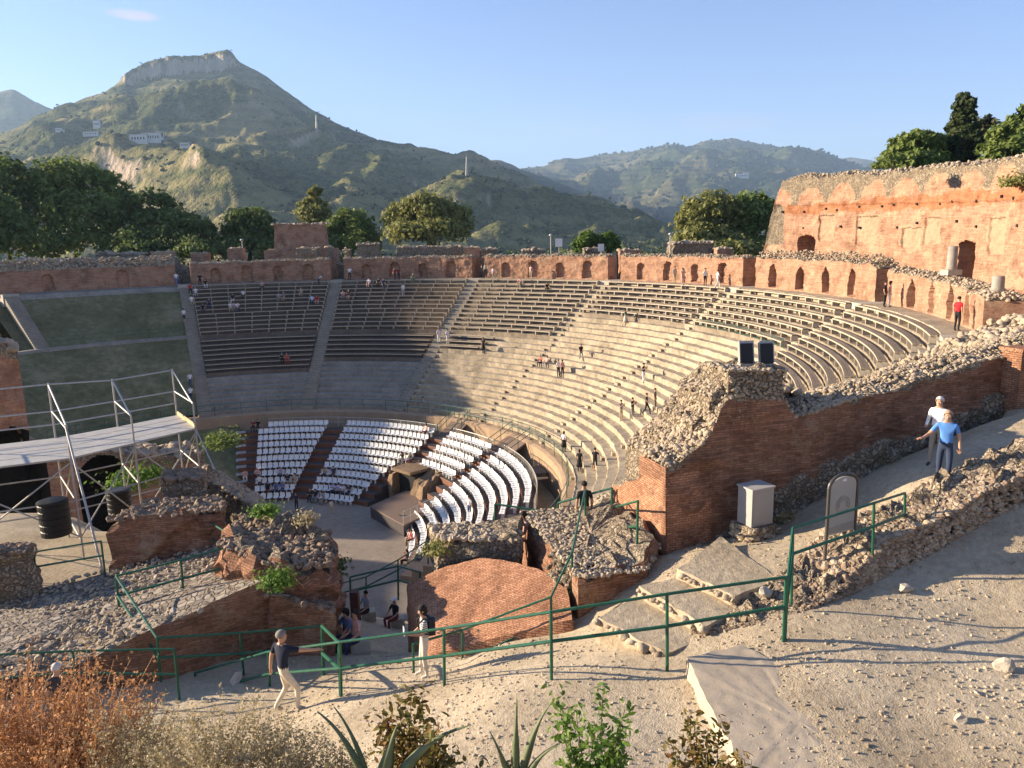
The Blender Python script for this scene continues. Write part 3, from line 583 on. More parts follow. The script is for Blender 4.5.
for (u, z) in [(q * 1.37 + 2.2, 24.45 + 0.1 * math.sin(q * 2.1)) for q in range(28) if q % 5 not in (1, 3)] + [(q * 2.3 + 5, 22.9 + 0.2 * math.sin(q * 3.3)) for q in range(17) if q % 3 != 1]:
    p = P(u); n = nr(u); mb.box((p[0] + n[0] * 0.02, p[1] + n[1] * 0.02, z), (0.16, 0.16, 0.18), -(R_(a0) + u / RO))
mb.build('putlog_hole', M['dark'], big)['kind'] = 'stuff'

mb = MB(); arc(mb, [(24.2, 5.0), (30, 6.2), (37, 9.3), (47, 11.0)], -82, STA[0] - 2.4, 0, 0, 1.0, jag=0.5); arc(mb, [(35.6, 12.0), (45.6, 17.3)], STA[0] - 2.6, STA[0] - 0.7, 0, 0, 0.6, jag=0.3); structure(mb.build('side_bank', M['soil'], None, True))
# ------------------------------------------------------------------ trees
LM = {'dark': leaf_mat('dark_leaves', (0.06, 0.10, 0.026), (0.17, 0.215, 0.06)), 'mid': leaf_mat('green_leaves', (0.09, 0.14, 0.03), (0.23, 0.28, 0.07)),
      'olive': leaf_mat('olive_leaves', (0.13, 0.15, 0.036), (0.31, 0.30, 0.10)), 'bright': leaf_mat('bright_leaves', (0.06, 0.12, 0.015), (0.14, 0.21, 0.03)),
      'cypress': leaf_mat('cypress_leaves', (0.025, 0.042, 0.016), (0.07, 0.092, 0.03)), 'grey': leaf_mat('grey_green_leaves', (0.05, 0.06, 0.032), (0.115, 0.12, 0.065))}
M['bark'] = stone_mat('bark', [(0.35, (0.06, 0.045, 0.03)), (0.65, (0.16, 0.12, 0.085))], (2, 9, 30), 0.02)
def leaves(mb, C, N, size, rr, up=0.3):
    """quads at C facing roughly N"""
    n = len(C); N = N + rr.normal(size=(n, 3)) * 0.75; N[:, 2] += up; N /= np.linalg.norm(N, axis=1)[:, None] + 1e-9
    a = rr.normal(size=(n, 3)); U = np.cross(N, a); U /= np.linalg.norm(U, axis=1)[:, None] + 1e-9; W = np.cross(N, U)
    s = size * rr.uniform(0.5, 1.4, n)[:, None]; U = U * s; W = W * s * rr.uniform(0.45, 0.8, n)[:, None]
    V = np.stack([C - U, C - W * 0.9 + N * s * 0.12, C + U, C + W + N * s * 0.12], 1).reshape(-1, 3)
    mb.add(V, np.arange(4 * n).reshape(n, 4))
def oval_leaves(mb, C, N, size, rr, up=0.3):
    n = len(C); N = N + rr.normal(size=(n, 3)) * 0.75; N[:, 2] += up; N /= np.linalg.norm(N, axis=1)[:, None] + 1e-9
    a = rr.normal(size=(n, 3)); U = np.cross(N, a); U /= np.linalg.norm(U, axis=1)[:, None] + 1e-9; W = np.cross(N, U); s = size * rr.uniform(0.5, 1.4, n)[:, None]; U = U * s; W = W * s * rr.uniform(0.35, 0.5, n)[:, None]; b = N * s * 0.15
    V = np.stack([C - U, C - U * 0.45 - W * 0.85 + b, C + U * 0.3 - W + b, C + U, C + U * 0.3 + W + b, C - U * 0.45 + W * 0.85 + b], 1).reshape(-1, 3)
    mb.add(V, np.arange(6 * n).reshape(n, 6))
def crown(mb, blobs, n, size, seed, clump=0.5):
    """leaf clumps through a set of ellipsoids (centre, radii)"""
    rr = np.random.default_rng(seed); vol = np.array([b[1][0] * b[1][1] + b[1][2] * b[1][0] for b in blobs]); cnt = (n * vol / vol.sum()).astype(int)
    for (c, r), k in zip(blobs, cnt):
        c = np.array(c); r = np.array(r); nc = max(6, k // 34)
        d = rr.normal(size=(nc, 3)); d[:, 2] = np.where(d[:, 2] < -0.35, -d[:, 2], d[:, 2]); d /= np.linalg.norm(d, axis=1)[:, None]
        rad = rr.uniform(0.55, 1.12, nc) ** 0.6; cc = c + d * r * rad[:, None]; cs = clump * rr.uniform(0.5, 1.3, nc) * r.mean() * 0.42
        ids = rr.integers(0, nc, k); e = rr.normal(size=(k, 3)); e /= np.linalg.norm(e, axis=1)[:, None]
        e = e * (rr.uniform(0, 1, k) ** 0.4)[:, None]; e[:, 2] *= 0.75
        leaves(mb, cc[ids] + e * cs[ids][:, None], e + d[ids] * 0.5, size, rr)
def tree(name, label, base, blobs, leaf, n, size, seed, trunk_r=0.28, group='trees round the theatre', cat='tree', clump=1.0):
    base = np.array(base, float); t = thing(name, label, cat, base, 0, group); rr = np.random.default_rng(seed)
    blobs = [(np.array(c) + base, r) for c, r in blobs]; mb = MB(); crown(mb, blobs, n, size, seed, clump); mb.build('crown', LM[leaf], t)
    mb = MB(); top = np.mean([b[0] for b in blobs], 0); k = base * 0.45 + top * 0.55; k[:2] += rr.normal(size=2) * 0.3
    mb.tube([base - [0, 0, 0.5], base * 0.7 + k * 0.3 + np.r_[rr.normal(size=2) * 0.1, 0], k], [trunk_r * 1.25, trunk_r, trunk_r * 0.6], 8)
    for c, r in blobs: mb.tube([k - [0, 0, 0.3], (k + c) / 2 + np.r_[rr.normal(size=2) * 0.3, 0.2], c + np.r_[0, 0, r[2] * 0.4]], [trunk_r * 0.5, trunk_r * 0.3, trunk_r * 0.08], 6)
    for c, r in blobs:
        for q in range(4):
            d = rr.normal(size=3) * np.array(r) * 0.6; mb.tube([c, c + d], [trunk_r * 0.16, trunk_r * 0.04], 4)
    mb.build('trunk', M['bark'], t); return t
def blob_px(base, Y, lst):
    """ellipsoids read off the survey: (px,py,rx,ry) at depth Y(+dy)"""
    out = []
    for px, py, rx, ry, dy in lst:
        p = at(px, py, Y + dy); s = (Y + dy) / FPX; out.append((p - base, (rx * s, (rx * 0.5 + ry * 0.5) * s, ry * s)))
    return out
def ptree(name, label, px, py, Y, lst, leaf, n, size, seed, tr=0.3, **k):
    b = at(px, py, Y); return tree(name, label, b, blob_px(b, Y, lst), leaf, n, size, seed, tr, **k)
T = [
 ('broad_tree', 'broad dark green tree at far left edge above the gallery wall', 10, 262, 128, [(0, 185, 26, 26, 0), (-22, 205, 30, 34, 4), (22, 215, 24, 30, 2), (0, 235, 34, 22, -3), (20, 250, 40, 14, -6)], 'dark', 9000, 0.42),
 ('broad_tree', 'tall dense green tree with sunlit top left of the bowl', 75, 262, 132, [(72, 186, 36, 22, 0), (100, 198, 26, 24, 3), (48, 205, 30, 30, 2), (80, 222, 40, 28, -2), (118, 225, 22, 22, 0), (85, 246, 46, 14, -5)], 'mid', 12000, 0.42),
 ('broad_tree', 'dark tree in shade between the dense tree and the pale rocks', 150, 262, 126, [(150, 205, 26, 13, 0), (135, 225, 26, 20, 2), (165, 226, 24, 16, -2), (150, 242, 34, 14, -3), (150, 254, 40, 10, -6)], 'dark', 8000, 0.38),
 ('scrub_tree', 'low dark scrub tree behind the head of the left stairway', 195, 262, 120, [(190, 232, 22, 16, 0), (205, 245, 20, 12, -2), (178, 244, 18, 12, 0), (200, 254, 26, 9, -5)], 'dark', 5000, 0.34),
 ('broad_tree', 'dark rounded tree just left of the tall brick pier', 250, 258, 122, [(250, 228, 22, 18, 0), (238, 238, 14, 18, 2), (264, 240, 16, 16, 0), (248, 250, 26, 12, -4)], 'dark', 6500, 0.34),
 ('conifer_tree', 'slender feathery conifer rising behind the tall brick pier', 316, 256, 126, [(316, 200, 7, 13, 0), (314, 214, 15, 14, 0), (318, 230, 19, 14, 0)], 'olive', 4500, 0.3),
 ('broad_tree', 'dark green round tree right of the tall brick pier', 350, 256, 122, [(349, 228, 21, 16, 0), (362, 238, 16, 12, -2), (338, 238, 14, 14, 1), (350, 248, 26, 9, -3)], 'mid', 6000, 0.34),
 ('round_tree', 'big round pale olive-green tree above the middle of the gallery', 428, 256, 118, [(428, 214, 26, 18, 0), (410, 224, 22, 20, 2), (447, 224, 22, 20, 0), (428, 234, 38, 12, -3)], 'olive', 11000, 0.34),
 ('green_bush', 'small bright green bush left of the two on the gallery', 587, 254, 102, [(587, 243, 11, 9, 0), (580, 248, 8, 6, 0)], 'bright', 2600, 0.22),
 ('green_bush', 'small bright green bush right of the two on the gallery', 607, 254, 102, [(608, 244, 10, 10, 0), (615, 249, 7, 5, 0)], 'bright', 2600, 0.22),
 ('bushy_tree', 'broad sunlit tree left of the great brick wall', 716, 256, 104, [(712, 212, 26, 16, 0), (696, 228, 19, 18, 0), (724, 226, 26, 20, 3), (705, 240, 28, 12, -2), (725, 250, 34, 9, -4)], 'olive', 9500, 0.34),
 ('bushy_tree', 'darker sunlit tree touching the end of the great brick wall', 754, 256, 106, [(752, 214, 20, 18, 0), (762, 228, 20, 22, 2), (744, 234, 18, 16, 0), (758, 250, 18, 10, -2)], 'mid', 7500, 0.34),
 ('pine_tree', 'rounded pine left of the cypress above the great wall', 916, 190, 72, [(918, 146, 22, 12, 0), (902, 157, 16, 9, 0), (934, 154, 18, 14, 2), (914, 164, 30, 9, -1)], 'mid', 7500, 0.26),
 ('cypress_tree', 'tall dark cypress spire above the great brick wall', 962, 190, 72, [(964, 101, 4, 8, 0), (964, 110, 7, 13, 0), (963, 127, 10, 17, 0), (961, 146, 13, 18, 0), (960, 162, 15, 10, 0)], 'cypress', 7500, 0.24),
 ('thin_tree', 'thin sparse tree between the cypress and the right edge pine', 990, 190, 74, [(986, 132, 10, 14, 0), (990, 148, 10, 10, 0)], 'grey', 1700, 0.22),
 ('pine_tree', 'pine above the great wall nearest the right edge', 1010, 190, 68, [(1006, 138, 13, 13, 0), (1024, 124, 11, 16, 2), (1012, 150, 24, 14, 0), (1036, 140, 18, 20, 0), (1008, 164, 26, 9, 0)], 'mid', 7500, 0.24),
]
for i, (nm, lb, px, py, Y, lst, lf, n, sz) in enumerate(T):
    ptree(nm, lb, px, py, Y, lst, lf, n, sz, 100 + i, 0.2 if Y < 80 else 0.32, cat='bush' if 'bush' in nm and 'bushy' not in nm else 'tree')
# the wood goes on beyond the left edge; its trees throw the long shade over the upper rows
for i, (x, y, z0_, r, h) in enumerate([(-74, 95, 14, 4.5, 13.5), (-78, 102, 14, 5, 15), (-72, 107, 16, 4.5, 15), (-86, 98, 13, 5, 15)]):
    tree('broad_tree', 'dark broad tree beyond the left end of the gallery, %s' % ('nearest the bowl', 'second from the bowl', 'farthest back', 'outermost')[i], (x, y, z0_), [((0, 0, h - 4), (r, r, 4)), ((2, 1, h - 7), (r, r, 4)), ((-2, -1, h - 8), (r, r, 4))], 'dark', 4000, 0.5, 400 + i)
# far-off woods on the slope beyond the gallery read as one mass
mb = MB(); rr = np.random.default_rng(5); C = []
for q in range(900):
    a = rr.uniform(-49, 75); r = rr.uniform(66, 100); 
    p = pol(r, a, hill_z(r, a)); C.append(p + np.r_[0, 0, rr.uniform(0.3, 1.8)])
C = np.array(C); I = rr.integers(0, len(C), 26000); e = rr.normal(size=(26000, 3)); leaves(mb, C[I] + e * np.array([1.3, 1.3, 0.9]), e, 0.33, rr)
tag(mb.build('undergrowth', LM['dark']), kind='stuff')
mb = MB(); rr = np.random.default_rng(8); C = []
for q in range(1500):
    a = rr.uniform(-80, 75); r = rr.uniform(84 if a > -48 else 170, 420); C.append(pol(r, a, hill_z(r, a) + rr.uniform(-1, 2)))
C = np.array(C); I = rr.integers(0, len(C), 30000); e = rr.normal(size=(30000, 3)); leaves(mb, C[I] + e * np.array([3, 3, 2.2]), e, 0.9, rr)
tag(mb.build('woodland', LM['dark']), kind='stuff')
# scrub and trees dotted over the big mountain
def scrub(o, n, s0, s1, name, leafm, seed, pxlim):
    me = o.data; nv = len(me.vertices); co = np.empty(nv * 3); me.vertices.foreach_get('co', co); co = co.reshape(-1, 3)
    nm = np.empty(nv * 3); me.vertices.foreach_get('normal', nm); nm = nm.reshape(-1, 3)
    rr = np.random.default_rng(seed); I = rr.integers(0, nv, n * 4)
    w = np.array([fbm(*(co[i] * 0.006), 3) for i in I]); I = I[(w + rr.normal(size=len(I)) * 0.25 > 0.0) & (nm[I, 2] > 0.55)][:n]
    P = co[I] + np.c_[rr.normal(size=(len(I), 2)) * 6, np.zeros(len(I))]; mb = MB(); S = rr.uniform(s0, s1, len(I)) ; rocks(mb, P + np.c_[np.zeros((len(I), 2)), S * 0.3], S, 0, 0.8, True, seed)
    return tag(mb.build(name, leafm), kind='stuff')
SM = stone_mat('mountain_scrub', [(0.35, (0.014, 0.024, 0.009)), (0.65, (0.04, 0.052, 0.02))], (0.02, 0.1, 0.4), 1.0)
scrub(mt, 5000, 1.4, 4.8, 'mountain_scrub', SM, 31, None); scrub(mt2, 5000, 6, 17, 'hillside_woods', SM, 32, None)
# villas on the mountainside
M['villa'] = plain('villa_wall', (0.62, 0.58, 0.52), 0.8, 0, 0.05)
def ray_hit(o, px, py):
    dg = bpy.context.evaluated_depsgraph_get(); d = FW + (px - 512) / FPX * RT + (384 - py) / FPX * UP
    ok, loc, n, i = o.ray_cast(Vector((0, 0, ZC)), Vector(d).normalized()); return np.array(loc) if ok else None
bpy.context.view_layer.update()
VL = ['white villa standing alone high on the left flank of the rocky mountain', 'pale villa just below the lone white villa on the mountain', 'long pale building, left of the pair in the middle of the mountainside', 'long pale building, right of the pair in the middle of the mountainside', 'small pale house low on the mountain spur below the terraces', 'tiny house on the far left slope of the rocky mountain', 'pale house on the far mountain beyond the valley']
for i, (px, py, w, h) in enumerate([(98, 128, 14, 16), (92, 136, 30, 9), (140, 143, 26, 14), (155, 142, 22, 15), (186, 148, 12, 8), (60, 132, 12, 8), (742, 178, 60, 22)]):
    p = ray_hit(mt if i < 6 else mt2, px, py)
    if p is None: continue
    t = thing('hillside_house', VL[i], 'house', p, 0, 'houses scattered on the mountainsides'); mb = MB(); mb.box(p + [0, 0, h * 0.35], (w, 10, h)); mb.box(p + [w * 0.3, 3, h * 0.75], (w * 0.4, 8, h * 0.5)); mb.build('wall', M['villa'], t)
    mb = MB()
    for q in range(5): mb.box(p + [w * (q - 2) / 6, -5.02, h * 0.45], (w * 0.07, 0.2, h * 0.25))
    mb.build('window', M['dark'], t)['kind'] = 'stuff'
    MB().box(p + [0, 0, h * 0.85 + 0.3], (w * 1.04, 10.6, 0.6)).build('roof', plain('roof_tile', (0.3, 0.16, 0.1)), t)
for px, py, hh, lb in ((317, 131, 30, 'lattice pylon on the sunlit shoulder of the rocky mountain'), (360, 132, 32, 'thin mast on the skyline of the rocky mountain'), (467, 176, 26, 'thin mast at the end of the terraced spur')):
    p = ray_hit(mt, px, py)
    if p is None: continue
    mb = MB()
    for sx, sy in ((-1, -1), (1, -1), (1, 1), (-1, 1)): mb.tube([p + [sx * 1.6, sy * 1.6, -3], p + [0, 0, hh]], [0.7, 0.4], 5)
    for q in range(5): mb.box(p + [0, 0, hh * q / 5], (3.2 * (1 - q / 5), 0.4, 0.4))
    tag(mb.build('pylon', M['galv']), lb, 'pylon', 'masts on the rocky mountain')
# ------------------------------------------------------------------ rough masonry blocks
def rough(mb, poly, z0, z1, side=0, top=1, amp=0.12, res=0.35, seed=0, fs=0.9, lean=0.0, topamp=None, n_r=7, batter=None):
    """irregular masonry block: footprint polygon, floor z, top z (number or one per corner); displaced sides, uneven top"""
    p = np.asarray(poly, float)[:, :2]; n = len(p)
    if sum(p[i][0] * p[(i + 1) % n][1] - p[(i + 1) % n][0] * p[i][1] for i in range(n)) < 0: 
        p = p[::-1]; z1 = z1 if np.ndim(z1) == 0 else np.asarray(z1)[::-1]
    zt = np.broadcast_to(np.asarray(z1, float), (n,)); R = []; Z = []; U = []; u = 0
    for i in range(n):
        j = (i + 1) % n; L = np.linalg.norm(p[j] - p[i]); k = max(1, int(L / res))
        for q in range(k):
            f = q / k; R.append(p[i] * (1 - f) + p[j] * f); Z.append(zt[i] * (1 - f) + zt[j] * f); U.append(u + L * f)
        u += L
    R = np.array(R); Z = np.array(Z); c = R.mean(0); m = len(R); ta = amp if topamp is None else topamp
    nz = max(2, int((Z.max() - z0) / res)); G = np.zeros((m, nz + 1, 3)); UV = np.zeros((m, nz + 1, 2))
    for i in range(m):
        d = R[i] - c; d /= np.linalg.norm(d) + 1e-9
        top_z = Z[i] + ta * 1.5 * fbm(R[i][0] * fs, R[i][1] * fs, seed + 9, 4)
        for j in range(nz + 1):
            f = j / nz; z = z0 + (top_z - z0) * f
            e = amp * fbm(R[i][0] * fs * 1.3 + seed, R[i][1] * fs * 1.3, z * fs * 1.6, 5) - lean * f
            if f == 1: e -= amp * 0.6
            G[i, j] = (R[i][0] + d[0] * e, R[i][1] + d[1] * e, z); UV[i, j] = (U[i], z)
    mb.grid(G, side, UV, wrap=True)
    T = G[:, -1]; C3 = np.r_[T[:, :2].mean(0), T[:, 2].mean()]; rings = [T]
    for q in range(1, n_r):
        f = q / n_r; r_ = T * (1 - f) + C3 * f
        for i in range(m): r_[i, 2] += ta * fbm(r_[i][0] * fs * 2, r_[i][1] * fs * 2, seed, 4)
        rings.append(r_)
    rings.append(np.repeat(np.mean(rings[-1], 0)[None], m, 0)); mb.grid(np.array(rings).transpose(1, 0, 2), top, flip=False, wrap=True)
    return G
def inside(poly, P):
    x, y = P[:, 0], P[:, 1]; r = np.zeros(len(P), bool); n = len(poly)
    for i in range(n):
        x1, y1 = poly[i][:2]; x2, y2 = poly[(i + 1) % n][:2]
        r ^= ((y1 > y) != (y2 > y)) & (x < (x2 - x1) * (y - y1) / (y2 - y1 + 1e-12) + x1)
    return r
def scatter_top(mb, poly, zf, n, size, m, seed, sink=0.3, flat=0.7, lo=False):
    rr = np.random.default_rng(seed); p = np.asarray(poly, float)[:, :2]; n = int(n * 2.3); P = rr.uniform(p.min(0), p.max(0), (n * 4, 2)); P = P[inside(p, P)][:n]
    S = size * 0.62 * rr.uniform(0.4, 1.7, len(P)) ** 1.6; Zz = np.array([zf(*q) for q in P]) if callable(zf) else np.full(len(P), zf)
    rocks(mb, np.c_[P, Zz + S * (0.5 - sink)], S, m if np.ndim(m) == 0 else m[:len(P)], flat, lo, seed)
def rect_px(px0, px1, Y, depth, py=250):
    a, b = at(px0, py, Y), at(px1, py, Y); d = (b - a)[:2]; d /= np.linalg.norm(d); n = np.array([-d[1], d[0]]); return [a[:2], b[:2], b[:2] + n * depth, a[:2] + n * depth]
def far_block(name, label, px0, px1, pyt, Y, depth, side, z0=17.5, nrocks=60, group='broken masonry standing behind the gallery wall', cat='ruin', lean=0.0, amp=0.2, pyt2=None):
    zt = [at(px0, pyt, Y)[2], at(px1, pyt2 or pyt, Y)[2]]; P = rect_px(px0, px1, Y, depth); mb = MB()
    rough(mb, P, z0, [zt[0], zt[1], zt[1], zt[0]], 0, 1, amp, 0.3, px0 * 0.1, 0.9, lean)
    scatter_top(mb, P, max(zt) - 0.1, nrocks, 0.22, 1, int(px0) + 5)
    return tag(mb.build(name, [side, M['stones']]), label, cat, group)
far_block('brick_pier', 'tall tapering brick pier standing above the gallery wall, top and base brick, grey band between', 272, 328, 224, 104, 2.2, M['brick_far'], lean=0.5, amp=0.12)
pl = rect_px(262, 336, 103.4, 3.0); mb = MB(); rough(mb, pl, 17.5, 21.6, 0, 1, 0.12, 0.3, 3.0, 0.9, 0.25); tag(mb.build('pier_base', [M['brick_far'], M['rubble']]), 'broad stepped brick base under the tall tapering pier', 'ruin', 'broken masonry standing behind the gallery wall')
for a in [('stone_ruin', 'long heap of pale rubble on the leftmost gallery wall', 4, 172, 261, 97.5, 2.0, M['rubble'], 160), ('stone_ruin', 'brown rubble ridge behind the left rubble heap', 95, 140, 254, 103, 2, M['rubble'], 60), ('stone_ruin', 'squared pale masonry block at the end of the left rubble heap', 150, 169, 252, 99, 2, M['plaster'], 20),
          ('brick_stub', 'small brick stub left of the lamp post', 190, 206, 253, 102, 1.4, M['brick_far'], 8), ('brick_stub', 'small brick stub right beside the lamp post', 227, 242, 248, 102, 1.4, M['brick_far'], 8),
          ('stone_ruin', 'grey masonry posts in a row right of the tall brick pier', 296, 318, 248, 100, 0.9, M['rubble'], 20), ('stone_ruin', 'slim grey masonry stump right of the tall brick pier', 325, 331, 247, 100, 0.9, M['rubble'], 6), ('stone_ruin', 'grey masonry stump above the second stairway', 343, 350, 250, 99, 0.9, M['rubble'], 8), ('stone_ruin', 'jagged grey masonry ruin under the dark green round tree', 357, 379, 244, 99, 1.2, M['rubble'], 50),
          ('stone_ruin', 'low brown wall under the big round tree', 396, 462, 247, 99, 1.2, M['rubble'], 60), ('brick_stub', 'square brick stub right below the big round tree', 464, 480, 247, 97, 1.3, M['brick_far'], 8), ('stone_ruin', 'pale sloping rubble lump beside the square brick stub', 481, 497, 249, 96.5, 1.5, M['rubble'], 40),
          ('stone_ruin', 'rubble lump left of the white notice board', 522, 545, 250, 94, 2, M['rubble'], 60), ('stone_ruin', 'rubble lump between the two green bushes', 584, 604, 249, 92, 2, M['rubble'], 60), ('stone_ruin', 'brown rubble left of the second notice board', 620, 642, 250, 90, 2, M['brick_far'], 40),
          ('stone_ruin', 'big brown rubble mound in front of the broad sunlit tree', 673, 714, 243, 86, 3, M['rubble'], 220), ('brick_stub', 'low brick block right of the big rubble mound', 717, 733, 248, 84, 1.5, M['brick_far'], 10)]:
    nm, lb, x0, x1, yt, Y, dp, sd, nr_ = a; far_block(nm, lb, x0, x1, yt, Y, dp, sd, nrocks=nr_, amp=0.3 if sd is M['rubble'] else 0.08)
# remains of the outer wall behind the left half
a0, a1 = -49.5, 61; L = R_(a1 - a0) * RO; P = lambda u: pol(RO, a0 + math.degrees(u / RO)); nr = lambda u: -np.array([math.sin(R_(a0) + u / RO), math.cos(R_(a0) + u / RO)])
mb = MB(); G = relief(mb, P, nr, 300, L, 17.0, lambda u: 19.7 + 0.9 * fbm(u * 0.12, 0, 5, 3), 10, None, None, 0.2, 1.8, 1, 0.4); crest_rocks(mb, G, 1.8, lambda i: nr(L * i / 300), 900, 0.25, 1, 61, 0.4)
tag(mb.build('low_outer_wall', [M['rubble'], M['stones']]), 'low broken outer wall of rubble behind the gallery on the left and centre', 'ruin')
# column stumps, boards, lamps on the crest
M['granite'] = stone_mat('granite', [(0.35, (0.22, 0.20, 0.17)), (0.65, (0.40, 0.36, 0.30))], (1, 6, 40))
def column(label, p, r, h):
    t = thing('column_stump', label, 'column', p, 0, 'column stumps on the gallery'); MB().box(p + [0, 0, 0.1], (r * 3, r * 3, 0.3)).build('plinth', M['pale_stone'], t)
    MB().lathe([(0, 0.25), (r * 1.15, 0.25), (r * 1.15, 0.33), (r, 0.4), (r * 0.96, h), (r * 0.8, h + 0.03), (0, h + 0.05)], p, 20).build('shaft', M['granite'], t, True)
column('taller grey column stump in front of the right arched doorway', at(951, 274, 44.5), 0.27, 1.55); column('short grey column stump at the right end of the gallery wall', at(997, 296, 36.0), 0.27, 0.9)
def board(label, p, w, h, z):
    t = thing('notice_board', label, 'sign', p, 0, 'white boards on the gallery'); MB().tube([p, p + [0, 0, z]], 0.05, 6).build('post', M['galv'], t); MB().box(p + [0, -0.07, z - h * 0.4], (w, 0.05, h)).build('panel', M['white_plastic'], t)
board('white notice board on a tall pole left of the green bushes', at(559, 254, 92), 0.8, 0.95, 1.7); board('white notice board right of the green bushes', at(601, 256, 90), 0.65, 0.85, 1.3)
def lamp(label, p, h):
    t = thing('lamp_post', label, 'lamp post', p, 0, 'slim lamp posts behind the gallery'); MB().tube([p, p + [0, 0, h]], 0.06, 8).build('pole', M['galv'], t); MB().lathe([(0, 0), (0.2, 0.02), (0.24, 0.1), (0.16, 0.22), (0, 0.28)], p + [0, 0, h], 10).build('lantern', M['galv'], t, True)
lamp('slim lamp post right of the brick stubs on the left', at(243.5, 260, 103), 2.5); lamp('slim lamp post just left of the white notice board', at(551, 254, 93), 2.1); lamp('slim lamp post left of the big rubble mound', at(670, 256, 87), 2.3)

# ------------------------------------------------------------------ white seats on their stand
def ROWR(k): return 21.3 - 0.86 * k
def ROWZ(k): return 4.45 - 0.45 * k
stand = thing('seating_stand', 'curved tiered stand of dark boards carrying the white seats round the orchestra', 'stand', (CX, CY, 0))
def tiers(name, k0, k1, a0, a1):
    prof = []; seg = []
    for k in range(k1, k0 - 1, -1): prof += [(ROWR(k) - 0.43, ROWZ(k) - 0.45), (ROWR(k) - 0.42, ROWZ(k) - 0.04), (ROWR(k) - 0.40, ROWZ(k)), (ROWR(k) + 0.42, ROWZ(k))]
    n = max(2, int((a1 - a0) / 1.0)); G = [[pol(r, a0 + (a1 - a0) * q / n, z) for r, z in prof] for q in range(n + 1)]
    seg = [[1, 1, 0, 0][i % 4] for i in range(len(prof) - 1)]; mb = MB(); mb.grid(G, np.tile(seg, n), flip=True)
    for e in (0, -1):
        g = np.array(G[e]); lo = g.copy(); lo[:, 2] = np.minimum(0.0, g[:, 2]); mb.grid([g, lo], 0, flip=e == -1)
    mb.build(name, [M['dark_deck'], M['red_fascia']], stand)
tiers('upper_tier', 0, 4, -18, 108); tiers('lower_tier', 5, 10, -18, 35.5); tiers('lower_tier', 5, 10, 56, 108)
st0 = MB()
for k in range(11):
    for a in (-17.2,): st0.box(pol(ROWR(k), a, ROWZ(k) - 0.02), (0.9, 0.8, 0.1), -R_(a))
st0.build('side_steps', M['galv'], stand)
def seat_mesh():
    mb = MB(); w = 0.215; prof = [(-0.20, 0.40), (-0.22, 0.43), (-0.12, 0.445), (0.05, 0.43), (0.14, 0.43), (0.185, 0.47), (0.215, 0.60), (0.235, 0.74), (0.24, 0.80)]
    G = []; 
    for q, f in enumerate((-1, -0.8, -0.3, 0.3, 0.8, 1)):
        col = []
        for i, (y, z) in enumerate(prof):
            e = 0.025 * (1 if abs(f) == 1 else 0); top = 0.05 if (abs(f) == 1 and i == len(prof) - 1) else 0; col.append((f * w, y - (0.02 if abs(f) == 1 and i > 4 else 0), z + e * (1 if i < 5 else 0) - top))
        G.append(col)
    G = np.array(G); mb.grid(G, flip=True); B = G + np.array([0, 0.012, -0.018]); mb.grid(B)
    for e in (0, -1): mb.grid([G[e], B[e]], flip=e == 0)
    mb.grid([G[:, -1], B[:, -1]], flip=False); mb.grid([G[:, 0], B[:, 0]], flip=True)
    mb.box((0, 0.02, 0.21), (0.06, 0.2, 0.42)); return mb
SEATS = []
for k in range(11):
    blocks = [(-10.2 if k == 0 else -12.6, 5.6 - 0.35 * k), (10.6 - 0.15 * k, 37.2 if k < 5 else 34.0 - (k - 5) * 0.9), (42.2 if k < 5 else 57 + (k - 5) * 0.3, 58.8), (62.6, 97.5 - 0.1 * k)]
    for a0, a1 in blocks:
        n = int(R_(a1 - a0) * ROWR(k) / 0.485)
        if n < 2: continue
        for q in range(n):
            a = a0 + (a1 - a0) * (q + 0.5) / n; SEATS.append((pol(ROWR(k), a, ROWZ(k)), a))
SEATS.sort(key=lambda s: float(np.linalg.norm(s[0] - np.array([0, 0, ZC]))))
sm = seat_mesh().build('plastic_seat', M['white_plastic'], smooth=False, link=False)
for q, (p, a) in enumerate(SEATS[:300]):
    o = sm.copy(); COL.objects.link(o); o.location = p + np.r_[rng.normal(size=2) * 0.018, 0]; o.rotation_euler = (0, 0, -R_(a) + rng.normal() * 0.05); tag(o, 'white plastic shell seat in the sunlit curved rows on the right of the orchestra', 'seat', 'white plastic seats round the orchestra')
proto = seat_mesh(); PV = np.vstack([v for v, _ in proto.V]); mb = MB()
for p, a in SEATS[300:]:
    a_ = -R_(a) + rng.normal() * 0.05; c, s = math.cos(a_), math.sin(a_); W = PV @ np.array([[c, s, 0], [-s, c, 0], [0, 0, 1]]) + p
    for f, m_ in proto.F: mb.F.append((f + mb.n, m_))
    mb.V.append((W, W[:, :2])); mb.n += len(W)
tag(mb.build('plastic_seat_rows', M['white_plastic']), 'remaining rows of white plastic seats on the left and centre of the orchestra', 'seats', 'white plastic seats round the orchestra', 'stuff')
